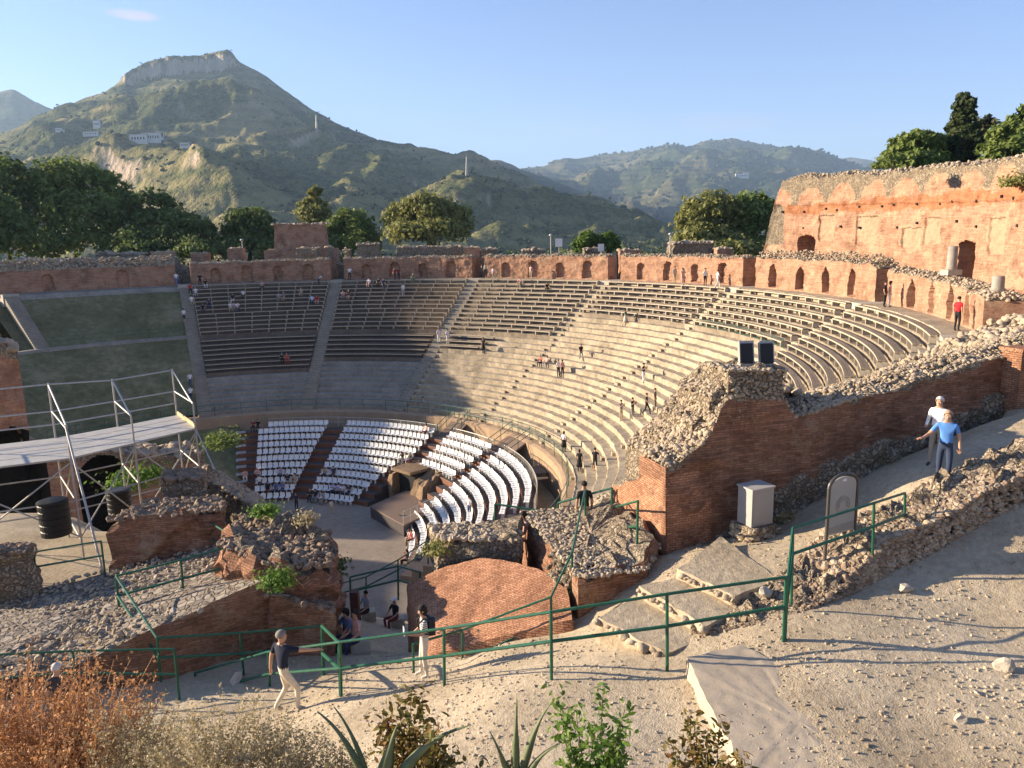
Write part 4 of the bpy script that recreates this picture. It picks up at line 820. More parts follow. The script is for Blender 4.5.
# grey barrier behind the top row
def curved_fence(name, label, R, a0, a1, z, h, mats, dpost, nrail, bars=0.0, r=0.03, cat='railing', group=None):
    t = thing(name, label, cat, pol(R, (a0 + a1) / 2, z), 0, group); n = max(1, int(abs(R_(a1 - a0)) * R / dpost)); A = np.linspace(a0, a1, n * 4 + 1)
    for q in range(nrail): MB().tube([pol(R, a, z + h * (q + 1) / nrail) for a in A], r, 6).build('rail', mats, t)
    for a in A[::4]: MB().tube([pol(R, a, z - 0.05), pol(R, a, z + h)], r, 6).build('post', mats, t)
    if bars:
        mb = MB()
        for a in np.arange(a0, a1, math.degrees(bars / R)): mb.tube([pol(R, a, z + 0.08), pol(R, a, z + h)], 0.012, 4, cap=False)
        mb.build('bar', mats, t)['kind'] = 'stuff'
    return t
curved_fence('barrier', 'grey barrier of close vertical bars behind the top white seats, left part', 21.95, -10, 37.5, 4.45, 1.0, M['galv'], 2.2, 2, 0.16, group='grey barriers behind the top white seats')
curved_fence('barrier', 'grey barrier of close vertical bars behind the top white seats, between the two wooden ramps', 21.95, 42.5, 58, 4.45, 1.0, M['galv'], 2.0, 2, 0.16, group='grey barriers behind the top white seats')
curved_fence('barrier', 'grey barrier of close vertical bars curving behind the sunlit seats at the right end', 21.95, 63, 100, 4.45, 1.0, M['galv'], 2.0, 2, 0.16, group='grey barriers behind the top white seats')
curved_fence('ring_railing', 'long thin green railing along the foot of the stone tiers', 24.15, -58, 112, 5.74, 1.1, M['green_metal'], 2.4, 2, r=0.028)
curved_fence('ledge_railing', 'thin rail on the ledge between the two grass banks', 35.55, -47, -27, 12.78, 0.9, M['green_metal'], 2.6, 2, r=0.022)
curved_fence('bench_railing', 'pale green railing below the upper benches at the centre right', 39.1, 69, 90, row_z(19), 1.0, M['green_metal'], 1.9, 2, r=0.022)
# wooden ramps over the corridor
for a, lb in ((40, 'small wooden ramp over the corridor at the head of the seat aisle'), (60.5, 'wider dark wooden ramp with rails over the corridor, right of the small ramp')):
    t = thing('wooden_ramp', lb, 'ramp', pol(22.8, a, 4.5), 0, 'wooden ramps over the corridor'); hw = 1.0 if a < 50 else 1.5
    q = [pol(21.7, a - math.degrees(hw / 22), 4.5), pol(21.7, a + math.degrees(hw / 22), 4.5), pol(24.3, a + math.degrees(hw / 24), 5.8), pol(24.3, a - math.degrees(hw / 24), 5.8)]
    MB().prism(np.array(q), [4.3, 4.3, 5.6, 5.6], [4.45, 4.45, 5.82, 5.82]).build('deck', plain('ramp_timber', (0.16, 0.11, 0.08), 0.8), t)
    for e in (0, 3):
        A, B = (q[0], q[3]) if e == 0 else (q[1], q[2]); mb = MB(); 
        for h in (0.5, 1.0): mb.tube([A + [0, 0, h], B + [0, 0, h]], 0.03, 6)
        for f in (0.05, 0.5, 0.95): C = A * (1 - f) + B * f; mb.tube([C, C + [0, 0, 1.0]], 0.03, 6)
        mb.build('handrail', M['green_metal'], t)
for a0, a1, lb in ((72, 77, 'dark timber walkway lying across the corridor beside the pale plank ramp'), ):
    mb = MB(); mb.prism([pol(21.9, a0)[:2], pol(21.9, a1)[:2], pol(23.6, a1)[:2], pol(23.6, a0)[:2]], 4.3, 4.45); tag(mb.build('plank_walkway', M['dark_deck']), lb, 'walkway')
p0, p1 = pol(22.1, 68, 5.0), pol(22.4, 84, 3.0); d = (p1 - p0); mb = MB(); n_ = np.cross(d, [0, 0, 1]); n_ /= np.linalg.norm(n_); mb.prism(np.array([p0 + n_ * 0.6, p0 - n_ * 0.6, p1 - n_ * 0.6, p1 + n_ * 0.6]), [4.85, 4.85, 2.85, 2.85], [5, 5, 3, 3]); tag(mb.build('plank_ramp', M['bench_frame']), 'pale plank ramp sloping down into the corridor at the right', 'ramp')
# wooden platform and tunnel mouth
dk = thing('wooden_platform', 'low brown wooden platform at the edge of the orchestra in front of the tunnel', 'platform', (-9.5, 60, 0))
dp = [(-12.0, 60.6), (-8.6, 56.2), (-5.8, 60.2), (-9.4, 64.6)]; MB().prism(dp, 0.92, 1.02).build('deck', plain('platform_boards', (0.17, 0.12, 0.09), 0.8), dk); MB().prism([(x * 0.98 - 0.19, y * 0.98 + 1.2) for x, y in dp], 0.0, 0.92).build('skirt', M['dark_deck'], dk)
mb = MB()
for f in np.linspace(0, 1, 7): q = np.array(dp[1]) * (1 - f) + np.array(dp[2]) * f; mb.tube([[*q, 1.0], [*q, 2.1]], 0.025, 6)
for h in (1.55, 2.1): mb.tube([[*dp[1], h], [*dp[2], h]], 0.025, 6)
mb.build('handrail', M['galv'], dk)
tn = thing('tunnel_cover', 'brown cloth-covered tunnel mouth among the white seats with a dark opening', 'tunnel', pol(17.3, 46, 0))
poly = [pol(15.2, 37.5)[:2], pol(15.2, 54.5)[:2], pol(18.6, 53)[:2], pol(18.6, 38.5)[:2]]
mb = MB(); rough(mb, [pol(15.4, 46.5)[:2], pol(15.2, 55)[:2], pol(18.7, 54)[:2], pol(18.7, 45)[:2]], 0, [2.2, 2.1, 2.9, 3.0], 0, 0, 0.15, 0.35, 4, 0.9, 0.5); rough(mb, [pol(15.4, 36.5)[:2], pol(15.3, 39)[:2], pol(18.7, 39)[:2], pol(18.7, 37)[:2]], 0, [2.4, 2.4, 2.9, 2.9], 0, 0, 0.15, 0.35, 6, 0.9, 0.1); mb.prism([pol(15.6, 38)[:2], pol(15.6, 47)[:2], pol(18.7, 47)[:2], pol(18.7, 38)[:2]], 2.75, 3.0)
mb.build('cover', stone_mat('brown_cloth', [(0.35, (0.13, 0.09, 0.06)), (0.65, (0.30, 0.21, 0.13))], (0.5, 3, 12)), tn)
MB().prism([pol(16.2, 38.8)[:2], pol(16.2, 46.6)[:2], pol(18.5, 46.4)[:2], pol(18.5, 38.8)[:2]], 0.0, 2.7).build('opening', M['dark'], tn)

# unseen west end of the stage building, blocks and gap placed for their shade
for a0_, a1_, zt_, lb in ((-72.5, -62.0, 15.0, 'unseen ruined stage-building west wing placed for its shade, part nearer the grass bank'), (-100, -77.5, 16.0, 'unseen ruined stage-building west wing placed for its shade, longer part')):
    n = 8; po = [pol(44, a0_ + (a1_ - a0_) * q / n)[:2] for q in range(n + 1)] + [pol(50, a1_ - (a1_ - a0_) * q / n)[:2] for q in range(n + 1)]
    mb = MB(); rough(mb, po, -1, zt_, 0, 1, 0.3, 0.9, a0_, 0.3); tag(mb.build('unseen_west_wing', [M['brick_far'], M['rubble']]), lb, 'ruin')
# ------------------------------------------------------------------ foreground walls and ruins
F0 = np.array([3.7, 18.0]); FD = np.array([0.954, 0.301]); FN = np.array([0.301, -0.954])
def wall_hit(px, py):
    d = FW + (px - 512) / FPX * RT + (384 - py) / FPX * UP; t = (F0 @ FN) / (d[:2] @ FN); q = d * t; return float((q[:2] - F0) @ FD), q[2] + ZC
wt = [wall_hit(*p) for p in [(664, 470), (680, 464), (698, 446), (712, 430), (720, 408), (726, 398), (745, 396), (785, 398), (790, 408), (797, 416), (820, 411), (850, 401), (880, 391), (910, 382), (940, 374), (975, 364), (1005, 356), (1040, 345), (1100, 330)]]
wb = [wall_hit(*p) for p in [(664, 552), (740, 545), (800, 525), (880, 478), (940, 440), (1000, 406), (1060, 380)]]
lb_ = [wall_hit(*p) for p in [(664, 560), (735, 530), (790, 478), (830, 462), (920, 429), (1000, 392), (1100, 372)]]
ib = lambda T: (lambda u: float(np.interp(u, [a for a, _ in T], [b for _, b in T])))
ztop, zbot, zlow = ib(wt), ib(wb), ib(lb_)
rw = thing('ruined_brick_wall', 'long ruined brick wall in shade at right with a tall stone stub and rubble along its top', 'brick wall', (F0[0] + 5, F0[1] + 1.6, 15.5))
mb = MB(); LW = 14.5
def m_fw(u, z): 
    w = 0.25 * fbm(u * 1.2, z * 1.2, 3, 3)
    return 1 if z + w < zlow(u) or z + w > ztop(u) - 0.06 else 0
G = relief(mb, lambda u: F0 + FD * u, lambda u: FN, 330, LW, lambda u: zbot(u) - 0.4, ztop, 64, lambda u, z: -0.10 * max(0, fbm(u * 1.3, z * 2.6, 1, 3)) if z > zlow(u) else -0.12 - 0.12 * fbm(u * 3, z * 3, 2, 3), m_fw, 0.06, 1.4, 1, 0.12)
mb.build('brickwork', [M['brick_near'], M['rubble']], rw, True)
mb = MB(); b = -FN; P4 = [F0 + FN * 0.004, F0 + FD * 1.4 + FN * 0.004, F0 + FD * 1.4 + b * 3, F0 + b * 3]; zz = [at(663, 468, 18)[2], at(690, 462, 18.4)[2], 16.6, at(617, 484, 20.9)[2]]
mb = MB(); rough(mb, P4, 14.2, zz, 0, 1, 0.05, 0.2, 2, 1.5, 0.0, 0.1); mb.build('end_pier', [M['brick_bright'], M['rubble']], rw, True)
# rubble core: stub and the steps that fall to its left
core = MB()
def core_block(px0, px1, pyt, front, depth, seed, zb=15.5, amp=0.16, pyt2=None):
    u0, z0_ = wall_hit(px0, pyt); u1, z1_ = wall_hit(px1, pyt2 or pyt); a = F0 + FD * u0 + b * front; c = F0 + FD * u1 + b * front
    rough(core, [a, c, c + b * depth, a + b * depth], zb, [z0_, z1_, z1_, z0_], 0, 0, amp, 0.2, seed, 1.4, 0.05)
    scatter_top(core, [a, c, c + b * depth, a + b * depth], lambda x, y: float(np.interp((np.array([x, y]) - F0) @ FD, [u0, u1], [z0_, z1_])) - 0.02, int(90 * (u1 - u0) * depth) + 30, 0.075, 1, seed + 40, 0.55)
    rr = np.random.default_rng(seed + 7); n = int(150 * (u1 - u0)); f = rr.uniform(0, 1, n)[:, None]; g = rr.uniform(0, 1, n)
    P = np.c_[(a * (1 - f) + c * f) + FN * 0.02, zb + (min(z0_, z1_) - zb) * g]; rocks(core, P[P[:, 2] > zb + 0.8], 0.05, 1, 0.8, False, seed + 70)
core_block(729, 788, 370, 0.05, 1.3, 1, 17.2, 0.12); core_block(715, 742, 398, 0.25, 1.7, 2, 16.5, 0.16, 378); core_block(703, 726, 428, 0.45, 1.8, 3, 16, 0.16, 404); core_block(690, 712, 452, 0.6, 1.9, 4, 15.2, 0.14, 430); core_block(676, 698, 470, 0.8, 2.0, 5, 15, 0.12, 450)
core.build('rubble_core', [M['rubble'], M['stones']], rw)
mb = MB(); crest_rocks(mb, G, 1.4, lambda i: FN, 6000, 0.055, 0, 91, 0.18); mb.build('crest_stones', [M['stones']], rw)
# brick pillar at the right
pu = [wall_hit(994, 352), wall_hit(1024, 402)]; pc = F0 + FD * ((pu[0][0] + pu[1][0]) / 2) + FN * 0.25
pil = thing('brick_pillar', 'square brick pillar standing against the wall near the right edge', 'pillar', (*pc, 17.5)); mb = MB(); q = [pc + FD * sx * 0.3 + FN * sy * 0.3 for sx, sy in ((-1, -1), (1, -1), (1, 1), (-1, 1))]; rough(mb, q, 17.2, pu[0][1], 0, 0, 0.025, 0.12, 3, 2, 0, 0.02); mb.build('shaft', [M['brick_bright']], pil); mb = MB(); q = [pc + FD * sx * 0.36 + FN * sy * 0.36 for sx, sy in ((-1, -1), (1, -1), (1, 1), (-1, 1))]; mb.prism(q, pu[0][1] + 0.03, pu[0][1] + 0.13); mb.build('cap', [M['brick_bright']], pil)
# rubble bank between the wall and the right end of the stone tiers
nb, ns = 40, 70; GB = np.zeros((ns + 1, nb + 1, 3))
for i in range(ns + 1):
    s = i / ns; u = LW + 4 - (LW + 3.2) * s; A = F0 + FD * u + b * 1.2; za = ztop(max(0.3, u)) - 0.15 if u < 1.5 or u > 4.7 else ztop(6.0)
    Rr = 47.5 - 22.5 * s; B = pol(Rr, 113.55, 5.9 + (min(Rr, 45.4) - 24) * 0.556 + 0.2)
    for j in range(nb + 1):
        f = j / nb; p = A * (1 - f) + B[:2] * f; z = za * (1 - f) + B[2] * f - 1.1 * math.sin(math.pi * f) * s + 0.45 * fbm(p[0] * 0.6, p[1] * 0.6, 4, 5) * math.sin(math.pi * min(1, f + 0.12)) + (0.7 * math.sin(math.pi * f) if s < 0.35 else 0)
        GB[i, j] = (p[0], p[1], z)
mb = MB(); mb.grid(GB, 0, flip=False); rr = np.random.default_rng(12); I = rr.integers(0, ns, 6500); J = rr.integers(0, nb, 6500); S = 0.085 * rr.uniform(0.4, 1.8, 6500) ** 1.7; rocks(mb, GB[I, J] + np.c_[rr.normal(size=(6500, 2)) * 0.12, S * 0.15], S, 1, 0.7, False, 13)
tag(mb.build('rubble_bank', [M['rubble'], M['stones']], smooth=True), 'bank of loose rubble between the ruined brick wall and the ends of the benches', 'rubble')
# mound and sloping brick face below the wall end
mp = [at(578, 632, 16.0)[:2], at(648, 578, 16.4)[:2], F0 - np.array([0.1, 0.1]), (3.0, 21.5), at(520, 545, 21)[:2], at(545, 560, 18.6)[:2]]
mb = MB(); rough(mb, mp, 12.5, [15.05, 15.35, 15.45, 15.2, 14.6, 14.75], 0, 1, 0.16, 0.2, 4, 1.2, 0.1, 0.14); scatter_top(mb, mp, lambda x, y: 15.13 + (y - 17) * -0.05, 1500, 0.065, 2, 15, 0.5)
tag(mb.build('rubble_mound', [M['brick_near'], M['rubble'], M['stones']]), 'grey rubble mound between the sloping brick face and the end of the ruined wall', 'rubble')
bs = [at(440, 563, 19.2), at(480, 556, 18.8), at(520, 555, 18.0), at(545, 566, 17.3), at(568, 590, 16.5), at(574, 634, 15.6), at(500, 640, 16.1), at(430, 642, 16.6), at(407, 600, 19.2)]
XY = np.array([q[:2] for q in bs]); pc_ = np.linalg.lstsq(np.c_[XY, np.ones(len(XY))], np.array([q[2] for q in bs]), rcond=None)[0]
mb = MB(); rough(mb, XY, 11.5, [float(pc_ @ [x, y, 1]) for x, y in XY], 0, 0, 0.07, 0.22, 8, 1.2, 0, 0.03, 14); scatter_top(mb, [bs[4][:2], bs[3][:2], bs[3][:2] + [0.3, 0.5], bs[4][:2] + [0.5, 0.3]], lambda x, y: float(pc_ @ [x, y, 1]), 60, 0.1, 1, 5, 0.5)
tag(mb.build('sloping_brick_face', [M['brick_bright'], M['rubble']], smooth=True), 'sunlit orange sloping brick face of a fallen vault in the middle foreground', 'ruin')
mb = MB(); ed = [at(438, 560, 19.4)[:2], at(520, 548, 19.2)[:2], at(522, 540, 20.4)[:2], at(430, 552, 20.6)[:2]]; rough(mb, ed, 11.5, [14.5, 14.95, 15.0, 14.6], 0, 0, 0.16, 0.2, 3, 1.5, 0, 0.08); scatter_top(mb, ed, 14.78, 260, 0.1, 1, 33, 0.45); tag(mb.build('rubble_ridge', [M['rubble'], M['stones']]), 'lumpy rubble ridge along the top of the sloping brick face', 'rubble')
# low ruined wall beside the gravel
lw = thing('low_ruined_wall', 'low broken rubble wall running up the right side of the gravel behind the sign', 'ruin', at(880, 560, 15))
def lowseg(pts, heights, dep, seed, n, sz, sm='rubble'):
    fr = [at(*p) for p in pts]; mb = MB(); k = len(fr)
    for i in range(k - 1):
        d = (fr[i + 1] - fr[i])[:2]; d /= np.linalg.norm(d); nn = np.array([-d[1], d[0]]); q = [fr[i][:2] - d * 0.15, fr[i + 1][:2] + d * 0.15, fr[i + 1][:2] + nn * dep, fr[i][:2] + nn * dep]
        zt = [fr[i][2] + heights[i], fr[i + 1][2] + heights[i + 1], fr[i + 1][2] + heights[i + 1] * 1.15, fr[i][2] + heights[i] * 1.15]
        rough(mb, q, min(fr[i][2], fr[i + 1][2]) - 0.6, zt, 0, 0, 0.16, 0.14, seed + i, 1.8, 0.12)
        zf = lambda x, y, i=i, d=d, zt=zt, fr=fr: float(np.interp((np.array([x, y]) - fr[i][:2]) @ d, [0, np.linalg.norm((fr[i + 1] - fr[i])[:2])], [zt[0], zt[1]]))
        scatter_top(mb, q, lambda x, y: zf(x, y) - 0.03, n, sz * 0.9, np.random.default_rng(i).integers(1, 3, 5000), seed + i * 3, 0.55)
        rr = np.random.default_rng(seed + i); m_ = n; f = rr.uniform(0, 1, m_)[:, None]; g = rr.uniform(0, 1, m_); base = fr[i] * (1 - f) + fr[i + 1] * f; base[:, 2] += g * np.interp(f[:, 0], [0, 1], [heights[i], heights[i + 1]]); base[:, :2] -= nn * (0.16 * (1 - g))[:, None] ; rocks(mb, base, sz * 0.6 * rr.uniform(0.5, 1.5, m_), rr.integers(1, 3, m_), 0.75, False, seed + 9 + i)
    mb.build('rubble_course', [M['rubble'], M[sm], M['stones_brown']], lw)
lowseg([(700, 634, 13.6), (760, 634, 13.4), (815, 618, 13.7), (855, 590, 14.3)], [0.1, 0.2, 0.26, 0.3], 1.2, 5, 420, 0.075)
lowseg([(850, 592, 14.3), (885, 566, 14.9), (935, 556, 15.3), (985, 528, 15.8), (1060, 495, 16.4)], [0.35, 0.6, 0.82, 0.88, 0.92], 1.2, 25, 560, 0.095, 'stones')
# stone steps and the concrete slab
for q, (lb, poly, z) in enumerate([('lowest stone step beside the green railing', [(1.6, 14.37), (2.74, 12.92), (3.62, 13.38), (2.62, 15.3)], 15.1), ('middle stone step of the three behind the green railing', [(2.57, 15.25), (3.58, 13.42), (4.4, 14.1), (3.55, 15.6)], 15.35), ('uppermost stone step of the three, at the foot of the ruined wall', [(3.48, 15.51), (4.34, 14.16), (5.5, 14.9), (4.9, 17.3)], 15.58)]):
    mb = MB(); rough(mb, poly, z - 0.55, z, 0, 1, 0.05, 0.14, 60 + q, 2.2, 0.0, 0.012, 12); 
    e0, e1 = np.array(poly[0]), np.array(poly[1]); rr = np.random.default_rng(q); f = rr.uniform(0, 1, 26)[:, None]; rocks(mb, np.c_[e0 * (1 - f) + e1 * f + rr.normal(size=(26, 2)) * 0.03, np.full(26, z - 0.09)], 0.09 * rr.uniform(0.5, 1.5, 26), 0, 0.6, False, 80 + q)
    tag(mb.build('stone_step', [M['stones'], M['gravel']], smooth=True), lb, 'step', 'stone steps by the railing')
M['concrete'] = stone_mat('old_concrete', [(0.35, (0.36, 0.295, 0.215)), (0.65, (0.50, 0.415, 0.305))], (1.2, 6, 60), 0.012)
mb = MB(); rough(mb, [atz(686, 654, 15.52)[:2], atz(742, 640, 15.52)[:2], atz(850, 700, 15.5)[:2], atz(985, 790, 15.46)[:2], atz(752, 790, 15.46)[:2], atz(712, 712, 15.5)[:2]], 14.8, [15.47, 15.46, 15.45, 15.42, 15.43, 15.45], 0, 0, 0.06, 0.12, 70, 2.6, 0, 0.012, 20); scatter_top(mb, [atz(690, 656, 15.4)[:2], atz(742, 642, 15.4)[:2], atz(850, 700, 15.4)[:2], atz(930, 770, 15.4)[:2], atz(756, 770, 15.4)[:2]], 15.435, 170, 0.022, 1, 9, 0.3, 0.6, True); tag(mb.build('concrete_slab', [M['concrete'], M['gravel']], smooth=True), 'long worn concrete slab with a raised pale edge in the gravel at lower right', 'slab')
# left ruins
def blk(name, label, px, z0, side, top, seed, n=120, sz=0.16, amp=0.16, cat='ruin', sm='stones', lean=0.05, topamp=None, res=0.22):
    q = [at(*p) for p in px]; mb = MB(); rough(mb, [a[:2] for a in q], z0, [a[2] for a in q], 0, 1, amp, res, seed, 1.2, lean, topamp); zt = np.array([a[2] for a in q]); XY = np.array([a[:2] for a in q])
    A = np.c_[XY, np.ones(len(XY))]; c = np.linalg.lstsq(A, zt, rcond=None)[0]
    if n: scatter_top(mb, XY, lambda x, y: float(c @ [x, y, 1]), n, sz, 2, seed)
    return tag(mb.build(name, [side, top, M[sm]]), label, cat)
blk('cobbled_platform', 'cobbled masonry platform with a dark brick side facing the path on the left', [(150, 632, 16.8), (215, 602, 17.6), (272, 580, 18.2), (255, 556, 20.6), (215, 545, 22.2), (105, 572, 21.6), (0, 598, 20.8), (-90, 640, 18.5), (-60, 690, 15.6), (70, 668, 16.2)], 11.6, M['brick_near'], M['cobble'], 11, 800, 0.07, 0.08, 'platform', 'stones', 0.02, 0.06)
blk('rubble_block', 'rubble-topped brick block on the cobbled platform, nearest the black bins', [(106, 522, 21.6), (165, 515, 21.8), (224, 512, 22.2), (222, 496, 24), (150, 500, 24)], 12.4, M['brick_near'], M['rubble'], 12, 300, 0.10, 0.2, sm='stones_brown')
blk('rubble_block', 'small rubble lump behind the larger block, under the scaffold end', [(160, 480, 25), (206, 480, 25.4), (206, 470, 27), (165, 470, 27)], 11.8, M['rubble'], M['rubble'], 13, 120, 0.12, 0.22, sm='stones_brown')
blk('rubble_block', 'sloping spill of pale stones left of the white seats', [(200, 476, 27.5), (262, 512, 27), (262, 498, 30), (205, 466, 31)], 9.5, M['rubble'], M['rubble'], 14, 300, 0.13, 0.25)
blk('rubble_block', 'dark rubble block at the left edge below the scaffold', [(-30, 556, 20), (36, 552, 20.6), (34, 545, 22.4), (-30, 545, 22)], 12, M['rubble'], M['rubble'], 15, 140, 0.1, 0.2, sm='stones_brown')
blk('ruined_vault', 'big brown ruined vault with a hollow holding green plants beside the orchestra', [(216, 548, 19.4), (262, 560, 18.4), (300, 562, 18.2), (334, 575, 18.6), (330, 535, 20.6), (290, 512, 21.6), (240, 518, 21.6)], 8.5, M['brick_near'], M['rubble'], 16, 420, 0.10, 0.3, sm='stones_brown', lean=-0.1)
blk('ruined_vault', 'low ruined brick shoulder in front of the hollow', [(268, 598, 17.8), (335, 612, 17.8), (335, 600, 18.8), (262, 584, 18.8)], 9.5, M['brick_near'], M['rubble'], 17, 90, 0.09, 0.14, sm='stones_brown')
# arched brick ruin at the far left
A_, B_ = at(-110, 470, 37)[:2], at(205, 470, 47)[:2]; Lr = float(np.linalg.norm(B_ - A_)); dv = (B_ - A_) / Lr; nv = np.array([dv[1], -dv[0]])
def rh(px, py):
    d = FW + (px - 512) / FPX * RT + (384 - py) / FPX * UP; t = (A_ @ nv) / (d[:2] @ nv); q = d * t; return float((q[:2] - A_) @ dv), q[2] + ZC
tp = ib([rh(*p) for p in [(-110, 335), (-40, 338), (4, 345), (18, 352), (26, 368), (29, 392), (31, 446), (45, 452), (90, 450), (140, 455), (205, 452)]])
a1_, a2_ = rh(4, 430), rh(100, 456); w1, w2 = (rh(42, 470)[0] - rh(-34, 470)[0]), (rh(125, 480)[0] - rh(75, 480)[0])
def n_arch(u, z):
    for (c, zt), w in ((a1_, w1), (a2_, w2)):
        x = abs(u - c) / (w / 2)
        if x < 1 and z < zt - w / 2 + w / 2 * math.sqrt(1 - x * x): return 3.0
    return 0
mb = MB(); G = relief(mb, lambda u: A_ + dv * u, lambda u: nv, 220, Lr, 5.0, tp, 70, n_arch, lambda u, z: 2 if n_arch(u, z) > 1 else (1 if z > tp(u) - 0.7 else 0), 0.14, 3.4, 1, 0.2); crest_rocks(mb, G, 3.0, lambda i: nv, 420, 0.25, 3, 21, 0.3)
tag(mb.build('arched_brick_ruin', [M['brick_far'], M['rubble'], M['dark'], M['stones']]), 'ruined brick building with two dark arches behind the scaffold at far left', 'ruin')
# ------------------------------------------------------------------ railings
def railing(label, posts, rails=(1.0, 0.5), r=0.022, mats=None, extra=None, name='railing', group='green railings along the visitor path'):
    r = r * 1.22
    """posts: [(top, base)] points; rails at fractions of post height"""
    mats = mats or M['green_metal']; c = np.mean([b for _, b in posts], 0); t = thing(name, label, 'railing', c, 0, group)
    for tp_, bs_ in posts: MB().tube([bs_ - [0, 0, 0.25], tp_], r * 1.05, 8).build('post', mats, t)
    for f in rails:
        for i in range(len(posts) - 1):
            A = posts[i][1] * (1 - f) + posts[i][0] * f; B = posts[i + 1][1] * (1 - f) + posts[i + 1][0] * f; MB().tube([A, B], r * (1.0 if f == 1 else 1.15), 8).build('rail', mats, t)
    return t
def pp(tx, ty, bx, by, Y): return (at(tx, ty, Y), at(bx, by, Y))
railing('front green railing sloping along the path from lower left to the gravel at right', [pp(195, 673, 196, 716, 17.0), pp(268, 652, 270, 700, 16.2), pp(340, 642, 341, 699, 14.6), pp(444, 628.5, 444, 688, 13.7), pp(551, 612, 551.5, 676, 12.5), pp(667, 594, 667.5, 664, 12.4), pp(786, 577, 783.5, 641, 12.6)], (1.0, 0.545), 0.024)
railing('green railing turning up past the information sign at right', [pp(788, 577, 785, 641, 12.65), pp(793, 528, 792, 592, 13.6), pp(874, 503, 873, 561, 14.6), pp(905, 493, 905, 546, 15.6)], (1.0, 0.6), 0.022)
railing('green railing behind the woman climbing steeply past the brick face', [pp(413, 644, 414, 690, 15.6), pp(462, 630, 463, 679, 16.2), pp(551, 597, 552, 633, 15.9), pp(572, 553, 573, 606, 16.6), pp(585, 490, 586, 540, 20.2)], (1.0, 0.35), 0.022)
railing('green railing dropping to the path at the man in navy', [pp(322, 626, 323, 676, 16.4), pp(339, 643, 340, 690, 14.75)], (1.0, 0.45), 0.03)
railing('green railing on the bridge above the corridor with a brown post', [pp(495, 504, 495, 541, 22.5), pp(548, 512, 548, 549, 22), pp(574, 517, 574, 552, 21.6)], (1.0, 0.45), 0.024)
railing('tall green railing frame with a slanting top rail in front of the lower tiers', [pp(558, 503, 558, 552, 21.4), pp(612, 488, 612, 548, 20.6)], (1.0, 0.3), 0.026)
railing('green railing against the lit end of the ruined wall', [pp(575, 517, 575, 556, 21.2), pp(612, 508, 612, 546, 20.6), pp(638, 501, 637, 546, 17.6)], (1.0, 0.45), 0.024)
railing('dark green railing along the back of the cobbled platform', [pp(34, 552, 36, 585, 21.0), pp(101, 541, 105, 573, 21.2)], (1.0, 0.55), 0.022)
railing('green railing on the right side of the cobbled platform, zigzagging down to the path', [pp(208, 521, 209, 549, 22.4), pp(243, 543, 244, 577, 19.6), pp(181, 560, 183, 592, 18.9), pp(116, 576, 119, 610, 18.6), pp(157, 638, 160, 672, 16.4), pp(240, 633, 243, 668, 16.9), pp(322, 626, 323, 660, 17.4)], (1.0, 0.42), 0.024)
railing('green railing along the lower left path in front of the cobbled platform', [pp(-30, 656, -28, 700, 15.6), pp(73, 651, 75, 690, 15.8), pp(174, 649, 179, 695, 15.9)], (1.0, 0.45), 0.022)
railing('dark railing on the stairs leading down to the orchestra', [pp(350, 577, 351, 606, 27), pp(398, 566, 398, 594, 27.5), pp(420, 572, 420, 600, 26)], (1.0, 0.5), 0.03)
railing('dark railing of the lower flight by the orchestra edge', [pp(331, 586, 332, 605, 36), pp(366, 577, 366, 596, 36.5), pp(398, 560, 398, 580, 37), pp(428, 540, 428, 560, 40)], (1.0, 0.5), 0.03)
# brown gate post, stairs in the passage
MBp = MB().box(at(569, 527, 21.3), (0.34, 0.3, 1.2)); tag(MBp.build('gate_post', plain('rusty_steel', (0.13, 0.06, 0.035), 0.6, 0.3, 0.25, 8)), 'square rusty brown post on the bridge by the lit wall end', 'post')
MB().box(at(355, 605, 26.5), (0.3, 0.3, 1.1)).build('gate_post', plain('rusty_steel_dark', (0.10, 0.04, 0.03), 0.6, 0.3, 0.25, 8)); tag(bpy.data.objects['gate_post.001'], 'square brown post at the mouth of the passage beside the ruined vault', 'post')
ps = thing('passage_stairs', 'grey stone stairs going down the side passage to the orchestra', 'stairs', (-6, 30, 3)); mb = MB()
a_, b_ = at(400, 600, 29), at(352, 612, 40); d_ = b_ - a_; n_ = np.array([-d_[1], d_[0], 0]); n_ /= np.linalg.norm(n_)
for i in range(26):
    f = i / 26; c = a_ * (1 - f) + b_ * f; z = 7.0 - 6.9 * f; mb.box((c[0], c[1], z / 2), (3.4, abs(d_[1]) / 26 + 0.02, max(0.15, z)), 0)
mb.build('flight', M['stair'], ps)
# ------------------------------------------------------------------ scaffold
sc = thing('scaffold_tower', 'long galvanised scaffold with a pale plank deck, ladders of tubes and diagonal braces', 'scaffold', at(100, 560, 27))
def T_(pts, r=0.032, nm='tube'): MB().tube(pts, r, 8).build(nm, M['galv'], sc)
